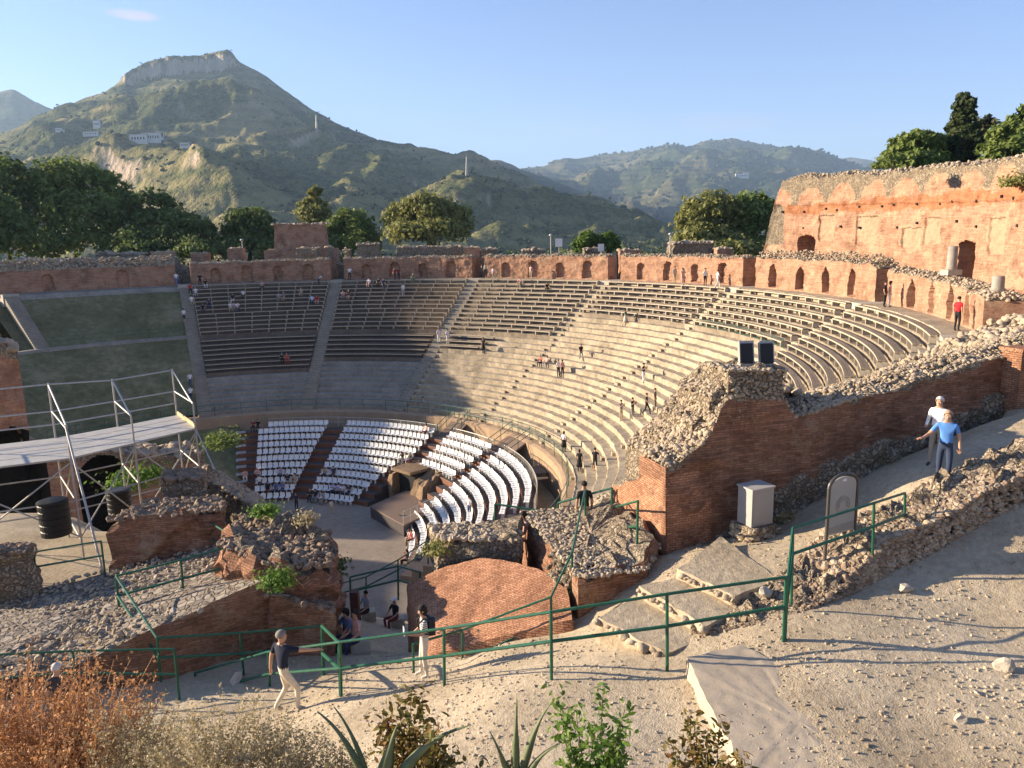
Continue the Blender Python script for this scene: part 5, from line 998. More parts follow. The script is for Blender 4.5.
# frames read as front/back uprights along the deck: (back top px, back Y) and (front px, front Y)
FR = [dict(b=(-75, 395, 26.0), f=(-62, 482, 23.2)), dict(b=(48, 383, 27.6), f=(66, 425, 24.8)), dict(b=(112, 379, 29.2), f=(131, 416, 26.6)), dict(b=(172, 369, 31.0), f=(193, 404, 28.6))]
zd = at(196, 431, 28.6)[2]; zd = np.mean([at(196, 431, 28.6)[2], at(70, 455, 24.8)[2]])
bk, ft = [], []
for q in FR:
    bt = at(*q['b']); fx = at(*q['f']); bk.append(bt); ft.append(fx)
for i, (bt, fx) in enumerate(zip(bk, ft)):
    zf_ = ground(fx[0], fx[1]) - 0.05; zb_ = ground(bt[0], bt[1]) - 0.05
    T_([(bt[0], bt[1], zb_), bt], 0.036, 'standard'); T_([(fx[0], fx[1], zf_), (fx[0], fx[1], fx[2])], 0.036, 'standard')
    T_([bt - [0, 0, 0.05], (fx[0], fx[1], fx[2])], 0.03, 'rafter'); T_([(bt[0], bt[1], zd + 1.0), (fx[0], fx[1], zd + 1.0)], 0.03, 'transom')
    for h in (zd - 0.1, zd - 1.5, zd - 2.9): T_([(bt[0], bt[1], h), (fx[0], fx[1], h)], 0.03, 'transom')
    T_([(bt[0], bt[1], zd - 2.7), (fx[0], fx[1], zd - 0.2)], 0.026, 'brace')
for i in range(3):
    T_([bk[i] - [0, 0, 0.05], bk[i + 1] - [0, 0, 0.05]], 0.03, 'guard_rail')
    for a_, h in ((bk, zd + 1.0), (bk, zd + 0.5), (bk, zd - 1.5), (ft, zd - 1.5), (bk, zd - 2.9)): T_([(a_[i][0], a_[i][1], h), (a_[i + 1][0], a_[i + 1][1], h)], 0.028, 'ledger')
    for s in (0, 1):
        p, q = (ft[i], ft[i + 1]) if s == 0 else (ft[i + 1], ft[i]); T_([(p[0], p[1], zd - 0.15), (q[0], q[1], zd - 2.8)], 0.026, 'brace')
    # deck boards
    mb = MB()
    for k in range(4):
        f0, f1 = k / 4 + 0.01, (k + 1) / 4 - 0.01; q = [bk[i][:2] * (1 - f0) + ft[i][:2] * f0, bk[i + 1][:2] * (1 - f0) + ft[i + 1][:2] * f0, bk[i + 1][:2] * (1 - f1) + ft[i + 1][:2] * f1, bk[i][:2] * (1 - f1) + ft[i][:2] * f1]; mb.prism(q, zd - 0.06, zd)
    mb.build('deck', M['galv_deck'] if 'galv_deck' in M else M.setdefault('galv_deck', plain('deck_plate', (0.42, 0.40, 0.36), 0.6, 0.2, 0.1, 4)), sc)
q = [bk[3][:2], ft[3][:2], ft[3][:2] + [0.03, 0.03], bk[3][:2] + [0.03, 0.03]]; MB().prism(q, zd + 0.01, zd + 0.17).build('toe_board', plain('yellow_board', (0.55, 0.40, 0.20), 0.7), sc)
T_([(ft[3][0], ft[3][1], zd), at(215, 470, 27.5)], 0.026, 'raker'); T_([at(66, 428, 24.8), at(103, 572, 21.8)], 0.036, 'raker')
# bins
def bin_(label, px, py, Y, w, h):
    p = at(px, py, Y); t = thing('rubbish_bin', label, 'bin', p, 0, 'black ribbed bins under the scaffold'); prof = [(0, 0)]
    for i in range(5): z = h * i / 5; prof += [(w * 0.97, z), (w, z + h * 0.02), (w, z + h * 0.16), (w * 0.95, z + h * 0.18)]
    MB().lathe(prof + [(w * 0.95, h)], p, 24).build('drum', M['black'], t, False); MB().lathe([(w * 0.95, h), (w * 1.03, h + 0.01), (w * 1.03, h + 0.05), (w * 0.8, h + 0.09), (0, h + 0.1)], p, 24).build('lid', M['black'], t)
bin_('larger black ribbed bin at the left under the scaffold', 57, 534, 24.5, 0.47, 1.12); bin_('smaller black ribbed bin right of the larger one', 121, 515, 28.2, 0.43, 0.95)
# utility cabinet on its stone base
cp = at(756, 524, 17.7); ct = thing('utility_cabinet', 'plain pale grey utility cabinet on a rubble base against the ruined wall', 'cabinet', cp)
rzc = 0.42; mb = MB().box(cp + [0, 0.1, 0.47], (0.66, 0.5, 0.92), rzc); mb.build('body', plain('cabinet_paint', (0.34, 0.325, 0.305), 0.5, 0, 0.04), ct); MB().box(cp + [0, 0.1, 0.945], (0.72, 0.56, 0.035), rzc).build('lid', plain('cabinet_lid', (0.36, 0.345, 0.325), 0.5, 0, 0.04), ct)
f_ = np.array([math.cos(rzc), math.sin(rzc)]); g_ = np.array([math.sin(rzc), -math.cos(rzc)]); MB().box(np.r_[cp[:2] + [0, 0.1] + g_ * 0.253 + f_ * 0.0, cp[2] + 0.47], (0.56, 0.008, 0.8), rzc).build('door', plain('cabinet_door', (0.33, 0.315, 0.295), 0.5, 0, 0.04), ct)
mb = MB(); cc = cp[:2] + [0, 0.1]; q = [cc + f_ * a + g_ * c for a, c in ((-0.42, 0.38), (0.42, 0.38), (0.42, -0.36), (-0.42, -0.36))]; rough(mb, q, cp[2] - 1.0, cp[2] - 0.0, 0, 0, 0.06, 0.1, 3, 2.5, 0.0, 0.01); rr = np.random.default_rng(3)
for i in range(4):
    f = rr.uniform(0, 1, 16)[:, None]; rocks(mb, np.c_[q[i] * (1 - f) + q[(i + 1) % 4] * f, cp[2] - rr.uniform(0.05, 0.6, 16)], 0.1, 1, 0.7, False, i)
mb.build('base', [M['rubble'], M['stones']], ct)
# information sign: arch-topped frame on two legs
s0, s1 = at(824, 574, 14.9), at(852, 567, 15.25); sg = thing('information_sign', 'arch-topped grey information sign on two legs showing a faint plan of the theatre', 'sign', (s0 + s1) / 2)
sx = (s1 - s0)[:2]; wS = np.linalg.norm(sx); sx = sx / wS; sn = np.array([sx[1], -sx[0]]); zt0 = at(826, 489, 14.9)[2]; zb0 = at(824, 536, 14.9)[2]; mc = ((s0 + s1) / 2)[:2]
M['sign_frame'] = plain('sign_frame', (0.09, 0.085, 0.08), 0.45, 0.4, 0.1); M['sign_panel'] = plain('sign_panel', (0.36, 0.345, 0.32), 0.35, 0, 0.05, 3); M['sign_ink'] = plain('sign_print', (0.27, 0.26, 0.25), 0.4, 0, 0.05)
for e in (-1, 1): MB().tube([np.r_[mc + sx * e * wS / 2, min(s0[2], s1[2]) - 0.3], np.r_[mc + sx * e * wS / 2, zt0]], 0.035, 10).build('leg', M['sign_frame'], sg); MB().box(np.r_[mc + sx * e * wS / 2, s0[2] + 0.02], (0.16, 0.9, 0.05), math.atan2(sx[1], sx[0])).build('foot', M['concrete'], sg)
A = np.linspace(0, math.pi, 17); MB().tube([np.r_[mc + sx * (wS / 2) * math.cos(a), zt0 + 0.26 * math.sin(a)] for a in A], 0.035, 10).build('arch', M['sign_frame'], sg)
def panel(pts, off, th, m, nm):
    mb = MB(); f = np.array([np.r_[mc + sx * u + sn * (off + th), z] for u, z in pts]); k = np.array([np.r_[mc + sx * u + sn * off, z] for u, z in pts]); n = len(pts); mb.add(f, [list(range(n))]); mb.add(k, [list(range(n))[::-1]]); mb.grid([np.vstack([k, k[:1]]), np.vstack([f, f[:1]])], 0); mb.build(nm, m, sg)
w2 = wS / 2 - 0.045; panel([(-w2, zb0), (w2, zb0)] + [(w2 * math.cos(a), zt0 + 0.2 * math.sin(a)) for a in A], -0.02, 0.03, M['sign_panel'], 'panel')
mb = MB(); zc_ = (zb0 + zt0) / 2 + 0.1
for r_ in (0.10, 0.145, 0.19): mb.tube([np.r_[mc + sx * r_ * math.cos(a) + sn * 0.014, zc_ + r_ * math.sin(a)] for a in np.linspace(-0.5, math.pi + 0.5, 26)], 0.006, 4)
for a in np.linspace(-0.4, math.pi + 0.4, 8): mb.tube([np.r_[mc + sx * r_ * math.cos(a) + sn * 0.014, zc_ + r_ * math.sin(a)] for r_ in (0.10, 0.19)], 0.004, 4)
mb.box(np.r_[mc + sn * 0.012, zc_ - 0.13], (0.3, 0.006, 0.04), math.atan2(sx[1], sx[0])); mb.build('plan_drawing', M['sign_ink'], sg)
panel([(-0.04, zt0 + 0.1), (0.06, zt0 + 0.1), (0.06, zt0 + 0.16), (-0.04, zt0 + 0.16)], 0.012, 0.006, M['white_plastic'], 'badge'); panel([(-w2 + 0.02, zb0 + 0.04), (w2 - 0.02, zb0 + 0.04), (w2 - 0.02, zb0 + 0.2), (-w2 + 0.02, zb0 + 0.16)], 0.012, 0.004, M['sign_ink'], 'caption_strip')
# two black panels on the stub
for i, (px, lb) in enumerate(((746, 'left of the two black tilted loudspeaker panels on the stone stub'), (766, 'right of the two black tilted loudspeaker panels on the stone stub'))):
    p = at(px, 366, 19.4); t = thing('loudspeaker', lb, 'speaker', p, 0, 'black speakers on the stone stub'); tilt = R_(-14); ct_, st_ = math.cos(tilt), math.sin(tilt); Mx = np.array([[1, 0, 0], [0, ct_, -st_], [0, st_, ct_]])
    MB().box(p + [0, 0.05, 0.36], (0.37, 0.16, 0.56), 0, 0, Mx).build('box', M['galv'], t); MB().box(p + [-0.012, -0.05, 0.34], (0.315, 0.05, 0.5), 0, 0, Mx).build('grille', M['black'], t); MB().box(p + [0, 0.05, 0.04], (0.34, 0.3, 0.07)).build('foot', M['galv'], t)
# loose stones and gravel
for i, (px, py, Y, s, lb) in enumerate([(1000, 700, 11.5, 0.22, 'large angular stone lying alone on the gravel near the right edge'), (958, 742, 10.2, 0.12, 'flat pale stone at the bottom right of the gravel'), (905, 600, 14.1, 0.16, 'pale stone on the gravel below the low ruined wall'), (765, 592, 14.3, 0.2, 'pale block at the left end of the low ruined wall'), (975, 722, 10.8, 0.08, 'small stone between the large angular stone and the flat one'), (238, 676, 16.6, 0.25, 'pale stone lump on the path left of the man in navy')]):
    p = at(px, py, Y); p[2] = ground(p[0], p[1]) + s * 0.3 if i != 3 else p[2]; mb = MB(); rocks(mb, [p], [s], 0, 0.65, False, 200 + i); tag(mb.build('loose_stone', M['pale_stone']), lb, 'stone', 'loose stones')
rr = np.random.default_rng(44); n = 16000; P = np.c_[rr.uniform(-6, 13, n), 7 + 11 * rr.uniform(0, 1, n) ** 1.3]; w = np.array([fbm(x * 0.6, y * 0.6, 8, 3) for x, y in P]); P = P[w + rr.normal(size=n) * 0.25 > -0.15]
Zp = np.array([ground(x, y) for x, y in P]); S = 0.011 * rr.uniform(0.5, 2.2, len(P)) ** 1.7; mb = MB(); rocks(mb, np.c_[P, Zp + S * 0.2], S, 0, 0.7, True, 45); tag(mb.build('gravel_stones', M['gravel']), kind='stuff')
# ------------------------------------------------------------------ people
def skel(pose):
    J = dict(pelvis=(0, 0, 0.94), spine=(0, 0.0, 1.12), chest=(0, 0.0, 1.34), neck=(0, 0.0, 1.49), jaw=(0, 0.03, 1.56), head=(0, 0.015, 1.64), crown=(0, 0.0, 1.70), nose=(0, 0.115, 1.60),
             shL=(-0.17, 0, 1.41), elL=(-0.225, -0.03, 1.13), wrL=(-0.225, 0.05, 0.89), haL=(-0.22, 0.08, 0.81), shR=(0.17, 0, 1.41), elR=(0.225, -0.03, 1.13), wrR=(0.225, 0.05, 0.89), haR=(0.22, 0.08, 0.81),
             hiL=(-0.09, 0, 0.88), knL=(-0.10, 0.03, 0.49), anL=(-0.10, -0.02, 0.085), toL=(-0.12, 0.13, 0.035), hiR=(0.09, 0, 0.88), knR=(0.10, 0.03, 0.49), anR=(0.10, -0.02, 0.085), toR=(0.12, 0.13, 0.035))
    if pose == 'photo': J.update(elL=(-0.26, 0.14, 1.20), wrL=(-0.10, 0.28, 1.44), haL=(-0.06, 0.30, 1.51), elR=(0.26, 0.14, 1.20), wrR=(0.10, 0.28, 1.44), haR=(0.06, 0.30, 1.51))
    if pose == 'akimbo': J.update(elL=(-0.36, -0.06, 1.16), wrL=(-0.19, 0.04, 1.0), haL=(-0.14, 0.06, 0.96), knR=(0.13, 0.06, 0.49), anR=(0.16, 0.04, 0.085), toR=(0.2, 0.18, 0.035))
    if pose == 'walk': J.update(knL=(-0.09, 0.20, 0.52), anL=(-0.09, 0.27, 0.10), toL=(-0.10, 0.42, 0.05), knR=(0.09, -0.06, 0.49), anR=(0.09, -0.32, 0.14), toR=(0.10, -0.20, 0.04), elL=(-0.23, -0.14, 1.15), wrL=(-0.22, -0.12, 0.91), haL=(-0.21, -0.10, 0.83), elR=(0.23, 0.08, 1.15), wrR=(0.20, 0.24, 0.98), haR=(0.19, 0.29, 0.92))
    if pose in ('sit', 'sitfwd', 'sitphone'):
        f = {'sit': 0.0, 'sitfwd': 0.26, 'sitphone': 0.08}[pose]; dz = -0.46
        for k in ('pelvis', 'spine', 'chest', 'neck', 'jaw', 'head', 'crown', 'nose', 'shL', 'shR'):
            x, y, z = J[k]; h = max(0, z - 0.94); J[k] = (x, y + f * h * 1.1 - (0.03 if k == 'pelvis' else 0), z + dz - f * h * 0.25)
        J.update(hiL=(-0.10, 0.03, 0.44), knL=(-0.14, 0.46, 0.50), anL=(-0.13, 0.44, 0.085), toL=(-0.15, 0.60, 0.035), hiR=(0.10, 0.03, 0.44), knR=(0.14, 0.46, 0.50), anR=(0.13, 0.40, 0.085), toR=(0.15, 0.56, 0.035))
        y0 = J['shL'][1]; J.update(elL=(-0.25, y0 + 0.10, 0.70), wrL=(-0.17, 0.36, 0.58), haL=(-0.14, 0.44, 0.57), elR=(0.25, y0 + 0.10, 0.70), wrR=(0.17, 0.36, 0.58), haR=(0.14, 0.44, 0.57))
        if pose == 'sitphone': J.update(wrL=(-0.10, 0.34, 0.80), haL=(-0.06, 0.38, 0.86), wrR=(0.10, 0.34, 0.80), haR=(0.06, 0.38, 0.86))
    if pose == 'bend':
        for k in ('spine', 'chest', 'neck', 'jaw', 'head', 'crown', 'nose', 'shL', 'shR'):
            x, y, z = J[k]; h = z - 0.94; J[k] = (x, y + h * 0.72, 0.94 + h * 0.66)
        J.update(elL=(-0.22, 0.42, 0.95), wrL=(-0.16, 0.52, 0.74), haL=(-0.15, 0.56, 0.67), elR=(0.22, 0.42, 0.95), wrR=(0.16, 0.52, 0.74), haR=(0.15, 0.56, 0.67))
    if pose == 'reach':                                     # striding, left arm stretched ahead to a rail, looking ahead
        J.update(shR=(0.15, 0.09, 1.41), shL=(-0.17, -0.07, 1.41), elR=(0.19, 0.36, 1.33), wrR=(0.17, 0.61, 1.25), haR=(0.16, 0.70, 1.23), elL=(-0.24, -0.16, 1.15), wrL=(-0.24, -0.20, 0.90), haL=(-0.23, -0.19, 0.82),
                 knL=(-0.09, 0.05, 0.49), anL=(-0.10, -0.20, 0.12), toL=(-0.11, -0.05, 0.035), knR=(0.09, 0.22, 0.53), anR=(0.10, 0.20, 0.10), toR=(0.11, 0.35, 0.05))
        J['jaw'] = (0, 0.05, 1.57); J['nose'] = (0.02, 0.135, 1.615)
    if pose == 'leaflet': J.update(elL=(-0.24, 0.06, 1.16), wrL=(-0.16, 0.30, 1.16), haL=(-0.14, 0.38, 1.17), elR=(0.23, 0.0, 1.14), wrR=(0.20, 0.20, 1.02), haR=(0.17, 0.28, 1.03), knR=(0.09, 0.07, 0.49), anR=(0.09, 0.09, 0.09), toR=(0.10, 0.24, 0.035))
    if pose == 'lean': J.update(elR=(0.34, 0.06, 1.17), wrR=(0.47, 0.24, 1.10), haR=(0.53, 0.30, 1.10), elL=(-0.25, -0.05, 1.15), wrL=(-0.28, 0.03, 0.91), haL=(-0.28, 0.06, 0.83), knL=(-0.10, 0.12, 0.50), anL=(-0.10, 0.10, 0.16), toL=(-0.11, 0.25, 0.12))
    return {k: np.array(v, float) for k, v in J.items()}
RAD = dict(pelvis=(0.155, 0.115), spine=(0.145, 0.105), chest=(0.165, 0.115), neck=(0.056, 0.056), jaw=(0.068, 0.075), head=(0.082, 0.096), crown=(0.062, 0.072), nose=(0.016, 0.016), sh=(0.066, 0.066), el=(0.045, 0.045), wr=(0.030, 0.030), ha=(0.032, 0.026), hi=(0.095, 0.095), kn=(0.062, 0.062), an=(0.042, 0.042), to=(0.042, 0.034))
BON = [('pelvis', 'spine', 1), ('spine', 'chest', 1), ('chest', 'neck', 1), ('neck', 'jaw', 0), ('jaw', 'head', 0), ('head', 'crown', 0), ('jaw', 'nose', 0)]
for s in 'LR': BON += [('chest', 'sh' + s, 1), ('sh' + s, 'el' + s, 1), ('el' + s, 'wr' + s, 4), ('wr' + s, 'ha' + s, 0), ('pelvis', 'hi' + s, 2), ('hi' + s, 'kn' + s, 2), ('kn' + s, 'an' + s, 5), ('an' + s, 'to' + s, 3)]
PROTO = {}
SKINM = plain('skin', (0.45, 0.26, 0.17), 0.55, 0, 0.05); SHOE = plain('shoe', (0.05, 0.045, 0.04), 0.6, 0, 0.05)
CLOTH = {}
def cloth(c):
    if c not in CLOTH: CLOTH[c] = plain('cloth_%d' % len(CLOTH), c, 0.9, 0, 0.1, 9)
    return CLOTH[c]
def body_mesh(pose, near=False, skirt=False):
    key = (pose, near, skirt)
    if key in PROTO: return PROTO[key]
    J = skel(pose); names_ = list(J); idx = {n: i for i, n in enumerate(names_)}; me = bpy.data.meshes.new('body')
    ed = [(idx[a], idx[c]) for a, c, _ in BON if near or a != 'jaw' or c != 'nose']; used = names_ if near else [n for n in names_ if n != 'nose']
    if not near: idx = {n: i for i, n in enumerate(used)}; ed = [(idx[a], idx[c]) for a, c, _ in BON if c != 'nose']
    me.from_pydata([tuple(J[n]) for n in used], ed, []); o = bpy.data.objects.new('tmp', me); COL.objects.link(o)
    m = o.modifiers.new('s', 'SKIN'); m.use_smooth_shade = True; m.branch_smoothing = 0.4
    for i, n in enumerate(used):
        v = me.skin_vertices[0].data[i]; r = RAD[n] if n in RAD else RAD[n[:2]]; v.radius = (r[0], r[1]); v.use_root = n == 'pelvis'
    u = o.modifiers.new('u', 'SUBSURF'); u.levels = 2 if near else 1; u.render_levels = u.levels
    dg = bpy.context.evaluated_depsgraph_get(); dg.update(); out = bpy.data.meshes.new_from_object(o.evaluated_get(dg)); bpy.data.objects.remove(o)
    V = np.array([v.co[:] for v in out.vertices]); F = [list(p.vertices) for p in out.polygons]; mb = MB(); mi = []
    cen = np.array([V[f].mean(0) for f in F]); best = np.full(len(F), 1e9); lab = np.zeros(len(F), int)
    for a, c, l in BON:
        A, B = J[a], J[c]; d = B - A; t = np.clip(((cen - A) @ d) / (d @ d), 0, 1); dist = np.linalg.norm(cen - (A + t[:, None] * d), axis=1) / (RAD[a] if a in RAD else RAD[a[:2]])[0]
        lb = np.full(len(F), l)
        if a[:2] == 'sh': lb = np.where(t > 0.72, 4, 1)
        if a == 'pelvis' and c == 'spine': lb = np.where(t < 0.35, 2, 1)
        if a == 'chest' and c == 'neck': lb = np.where(t > 0.75, 0, 1)
        u_ = dist < best; best[u_] = dist[u_]; lab[u_] = lb[u_]
    for k in (4, 3):
        I = [i for i in range(len(F)) if len(F[i]) == k]
        if I: mb.add(V, np.array([F[i] for i in I]), lab[I]) if k == 4 else mb.add(V, np.array([F[i] for i in I]), lab[I])
    if near:                                                   # five fingers on each hand, ears
        for s, sg in (('L', -1), ('R', 1)):
            w, h = J['wr' + s], J['ha' + s]; d = (h - w); d /= np.linalg.norm(d); side = np.cross(d, [0, 0, 1.0]); side /= np.linalg.norm(side) + 1e-9; dn = np.cross(side, d)
            for q, (off, ln) in enumerate(((-0.027, 0.062), (-0.009, 0.072), (0.009, 0.068), (0.026, 0.052))):
                b0 = h + side * off; mb.tube([b0 - d * 0.02, b0 + d * ln * 0.5, b0 + d * ln * 0.9 - dn * 0.022 * (1 if dn[2] > 0 else -1)], [0.0105, 0.0095, 0.007], 6, 0)
            b0 = w + d * 0.035 + side * 0.026 * -sg; mb.tube([b0, b0 + side * 0.022 * -sg + d * 0.025, b0 + side * 0.024 * -sg + d * 0.055], [0.012, 0.011, 0.008], 6, 0)
            hd = J['head']; mb.lathe([(0, 0.006), (0.014, 0.008), (0.02, 0), (0.012, -0.012), (0, -0.014)], hd + [sg * 0.086, -0.005, -0.02], 8, 0)
            e = hd + np.array([sg * 0.033, 0.088, 0.0]); mb.lathe([(0, -0.009), (0.010, 0), (0, 0.009)], e, 8, 3)
        j = J['jaw']; mb.box(j + [0, 0.076, -0.005], (0.045, 0.012, 0.010), 0, 1)
    if skirt:
        p = J['pelvis']; mb.lathe([(0.13, p[2] + 0.14), (0.165, p[2]), (0.20, p[2] - 0.25), (0.24, p[2] - 0.5), (0.20, p[2] - 0.5)], (p[0], p[1], 0), 14, 2)
    ob = mb.build('person', [SKINM] * 6, smooth=True, link=False); PROTO[key] = ob.data; bpy.data.objects.remove(ob); return PROTO[key]
def hair_mesh(pose, style):
    key = ('hair', pose, style)
    if key in PROTO: return PROTO[key]
    J = skel(pose); h = J['head']; up = J['crown'] - J['neck']; up /= np.linalg.norm(up); f = J['nose'] - J['jaw']; f -= up * (f @ up); f /= np.linalg.norm(f); s = np.cross(f, up); mb = MB(); G = []
    for i in range(12):
        col = []
        for j in range(7):
            a = 2 * math.pi * i / 12; lim = {'short': 1.95, 'long': 2.5, 'cap': 1.5}[style]; fr = max(0, math.cos(a)); t = (lim - fr * (0.85 if style != 'cap' else 0.2)) * j / 6
            r = 0.101 if style != 'cap' else 0.112; st = math.sin(t); q = (f * math.cos(a) * 1.06 + s * math.sin(a) * 0.92) * st * r + up * math.cos(t) * r * 0.98
            if style == 'long' and t > 1.7: q = q + up * -0.09 * (t - 1.7) - f * 0.02
            col.append(h + up * 0.012 - f * 0.006 + q)
        G.append(col)
    mb.grid(G, wrap=True, flip=True)
    if style == 'cap': mb.tube([h + f * 0.09 + up * 0.035, h + f * 0.17 + up * 0.02], [0.06, 0.045], 8)
    ob = mb.build('hair', [SKINM], smooth=True, link=False); PROTO[key] = ob.data; bpy.data.objects.remove(ob); return PROTO[key]
PEOPLE = []
def person(label, loc, face, pose, shirt, legs, hair=(0.02, 0.016, 0.012), style='short', near=False, skirt=False, sleeve=None, shorts=False, shoe=None, h=1.70, group=None, skin=None):
    o = bpy.data.objects.new('person', body_mesh(pose, near, skirt)); COL.objects.link(o); o.location = loc; o.rotation_euler = (0, 0, face); o.scale = (h / 1.76,) * 3
    sk = SKINM if skin is None else cloth(skin); ms = [sk, cloth(shirt), cloth(legs), SHOE if shoe is None else cloth(shoe), cloth(shirt) if sleeve else sk, sk if shorts else cloth(legs)]
    for i, m in enumerate(ms): s = o.material_slots[i]; s.link = 'OBJECT'; s.material = m
    hr = bpy.data.objects.new('hair' if style != 'cap' else 'hat', hair_mesh(pose, style)); COL.objects.link(hr); hr.parent = o; hr.material_slots[0].link = 'OBJECT'; hr.material_slots[0].material = cloth(hair)
    tag(o, label, 'person', group); return o
def toC(p): return math.atan2(-(CX - p[0]), (CY - p[1]))      # heading that faces the orchestra
def seat_surface(px, py, wood=0.0):
    """first point of the auditorium met by the survey ray"""
    d = FW + (px - 512) / FPX * RT + (384 - py) / FPX * UP
    dg = bpy.context.evaluated_depsgraph_get(); n = Vector(d).normalized(); o = Vector((0, 0, ZC)) + n * 23.0
    for q in range(12):
        ok, loc, nr, i, ob, mx = scn.ray_cast(dg, o, n)
        if not ok: return None
        if ob.name.split('.')[0] in OKS: return np.array(loc)
        o = loc + n * 0.03
    return None
OKS = {'seating_wedge', 'stairway', 'seat', 'support', 'gallery_wall', 'walkway', 'landing', 'orchestra_floor', 'upper_tier', 'lower_tier', 'corridor_floor', 'backing_board', 'hilltop_ground', 'ledge', 'retaining_ring', 'upper_lawn', 'lower_lawn'}
bpy.context.view_layer.update()
W_, K_, N_, R_D, P_, G_, B_, T_n = (0.72, 0.71, 0.69), (0.018, 0.018, 0.02), (0.03, 0.04, 0.09), (0.45, 0.03, 0.03), (0.62, 0.36, 0.32), (0.25, 0.25, 0.24), (0.10, 0.17, 0.36), (0.45, 0.36, 0.24)
GRN, LIL, DRD, JEAN, GRY = (0.05, 0.12, 0.08), (0.45, 0.42, 0.60), (0.16, 0.03, 0.03), (0.05, 0.08, 0.16), (0.35, 0.35, 0.37)
far = 'visitors in the theatre'
# standing: (px,py of feet, pose, shirt, legs, opts, label, heading or None=towards orchestra)
ST = [(177, 286, 'walk', W_, B_, {}, 'person in white top and blue shorts walking at the head of the left stairway', 3.1), (200.5, 287, 'akimbo', K_, K_, {}, 'person in black leaning at the foot of the shaded wall beside the left stairway', None),
 (184.7, 323, 'walk', W_, N_, dict(shorts=True), 'person in white shirt and dark shorts climbing the upper left stairway', 0.2), (191, 388, 'walk', W_, JEAN, {}, 'person in white top and jeans descending the lower left stairway, higher of two', 2.9), (191.5, 402, 'walk', W_, N_, {}, 'person in white top and dark trousers on the lower left stairway, lower of two', 2.9),
 (319, 286, 'bend', (0.5, 0.6, 0.7), N_, {}, 'person in pale blue top bending over by the second stairway', 1.5), (350, 280, 'akimbo', W_, K_, {}, 'person in white shirt and dark trousers standing at the head of the second stairway', None), (384, 292, 'stand', N_, N_, {}, 'person in navy standing among the upper benches under the shaded wall', 2.5),
 (395, 281, 'stand', DRD, K_, {}, 'person in dark red at the foot of the wall, left of a pair', None), (399, 281, 'stand', DRD, K_, dict(style='long'), 'person in dark red at the foot of the wall, right of a pair', None), (403.5, 297, 'stand', W_, GRY, dict(skin=None), 'person in white top and grey trousers standing below the dark red pair', None),
 (482, 277, 'stand', W_, P_, {}, 'person in white standing in the wall recess, left of a couple', None), (485.5, 277, 'akimbo', G_, K_, {}, 'person in grey standing in the wall recess, right of a couple', None), (493, 281, 'walk', LIL, G_, {}, 'person in lilac walking along the top beside the wall recess', 1.3), (531, 279, 'stand', P_, T_n, dict(style='long'), 'person in pink standing beside an arched niche in mid wall', None),
 (439, 343, 'stand', (0.6, 0.58, 0.68), W_, {}, 'person in pale lilac and white on the third stairway, left of two', 2.8), (448, 344, 'stand', W_, W_, dict(style='long'), 'person all in white on the third stairway, right of two', 2.8), (483.5, 353, 'stand', K_, K_, dict(style='long', skirt=True), 'woman in dark skirt at the shadow edge by the short benches', None),
 (424, 413, 'walk', GRY, G_, {}, 'person in grey walking behind the ring railing in shade', 1.5), (558.5, 377, 'stand', W_, K_, {}, 'person in white top standing on lit stone tiers, left of a close pair', 2.6), (562.5, 377, 'stand', P_, K_, dict(style='long'), 'person in pale top standing on lit stone tiers, right of a close pair', 2.6),
 (581, 361, 'walk', K_, G_, {}, 'person in black walking alone on the lit stone tiers', 2.9), (625.5, 326, 'walk', GRN, (0.5, 0.45, 0.4), dict(style='long', skirt=True), 'person in a long green dress just below the upper benches', 2.2), (643.5, 383, 'photo', K_, W_, {}, 'person in black top and white trousers taking a photo on the lit tiers', 2.3),
 (621, 421, 'photo', (0.25, 0.2, 0.25), T_n, dict(shorts=True), 'person in plum top taking a photo, leftmost of four on the lit tiers', 2.3), (632.5, 419, 'photo', K_, (0.2, 0.2, 0.18), {}, 'person in black taking a photo, second from left of four on the lit tiers', 2.3), (646.5, 415, 'walk', K_, K_, {}, 'person all in black striding down, third of four on the lit tiers', 2.0), (655, 410, 'stand', (0.12, 0.09, 0.07), (0.2, 0.15, 0.1), {}, 'person in brown, uppermost and rightmost of four on the lit tiers', 2.0),
 (564, 452, 'stand', W_, K_, dict(skirt=True, style='long'), 'woman in white top and black skirt above the ring railing', 0.6), (579.5, 472, 'stand', K_, K_, dict(skirt=True, style='long'), 'woman in black dress walking up from the ring railing, left of two', 0.4), (595, 471, 'photo', K_, K_, dict(shorts=True), 'person in black shorts holding a camera, right of the woman in black dress', 0.4),
 (674.5, 283, 'stand', (0.5, 0.42, 0.34), T_n, {}, 'person in beige at the lit wall beside an arched niche', 2.9), (682.5, 285, 'photo', P_, P_, dict(style='long'), 'person in pink taking a photo by the lit wall', 2.9), (705, 286, 'stand', W_, K_, {}, 'person in white shirt and black trousers by the lit wall', 2.9), (717.5, 288, 'walk', W_, W_, {}, 'person in white with a black bag walking along the lit wall', 1.5),
 (884, 307, 'stand', K_, K_, {}, 'person in a dark suit standing by the recess in the right gallery wall', 2.2), (889, 307, 'stand', P_, W_, dict(style='long'), 'person in pale clothes standing close behind the dark suit', 2.2), (469.5, 517, 'stand', W_, JEAN, {}, 'person in white top and jeans standing among the sunlit white seats', 0.6), (332, 514, 'stand', (0.6, 0.5, 0.4), T_n, dict(h=1.3), 'child in tan standing on the orchestra floor before the seated group', 0.0)]
for px, py, pose, c1, c2, kw, lb, hd in ST:
    p = seat_surface(px, py)
    if p is None: continue
    person(lb, p - [0, 0, 0.01], toC(p) if hd is None else -hd, pose, c1, c2, group=far, **kw)
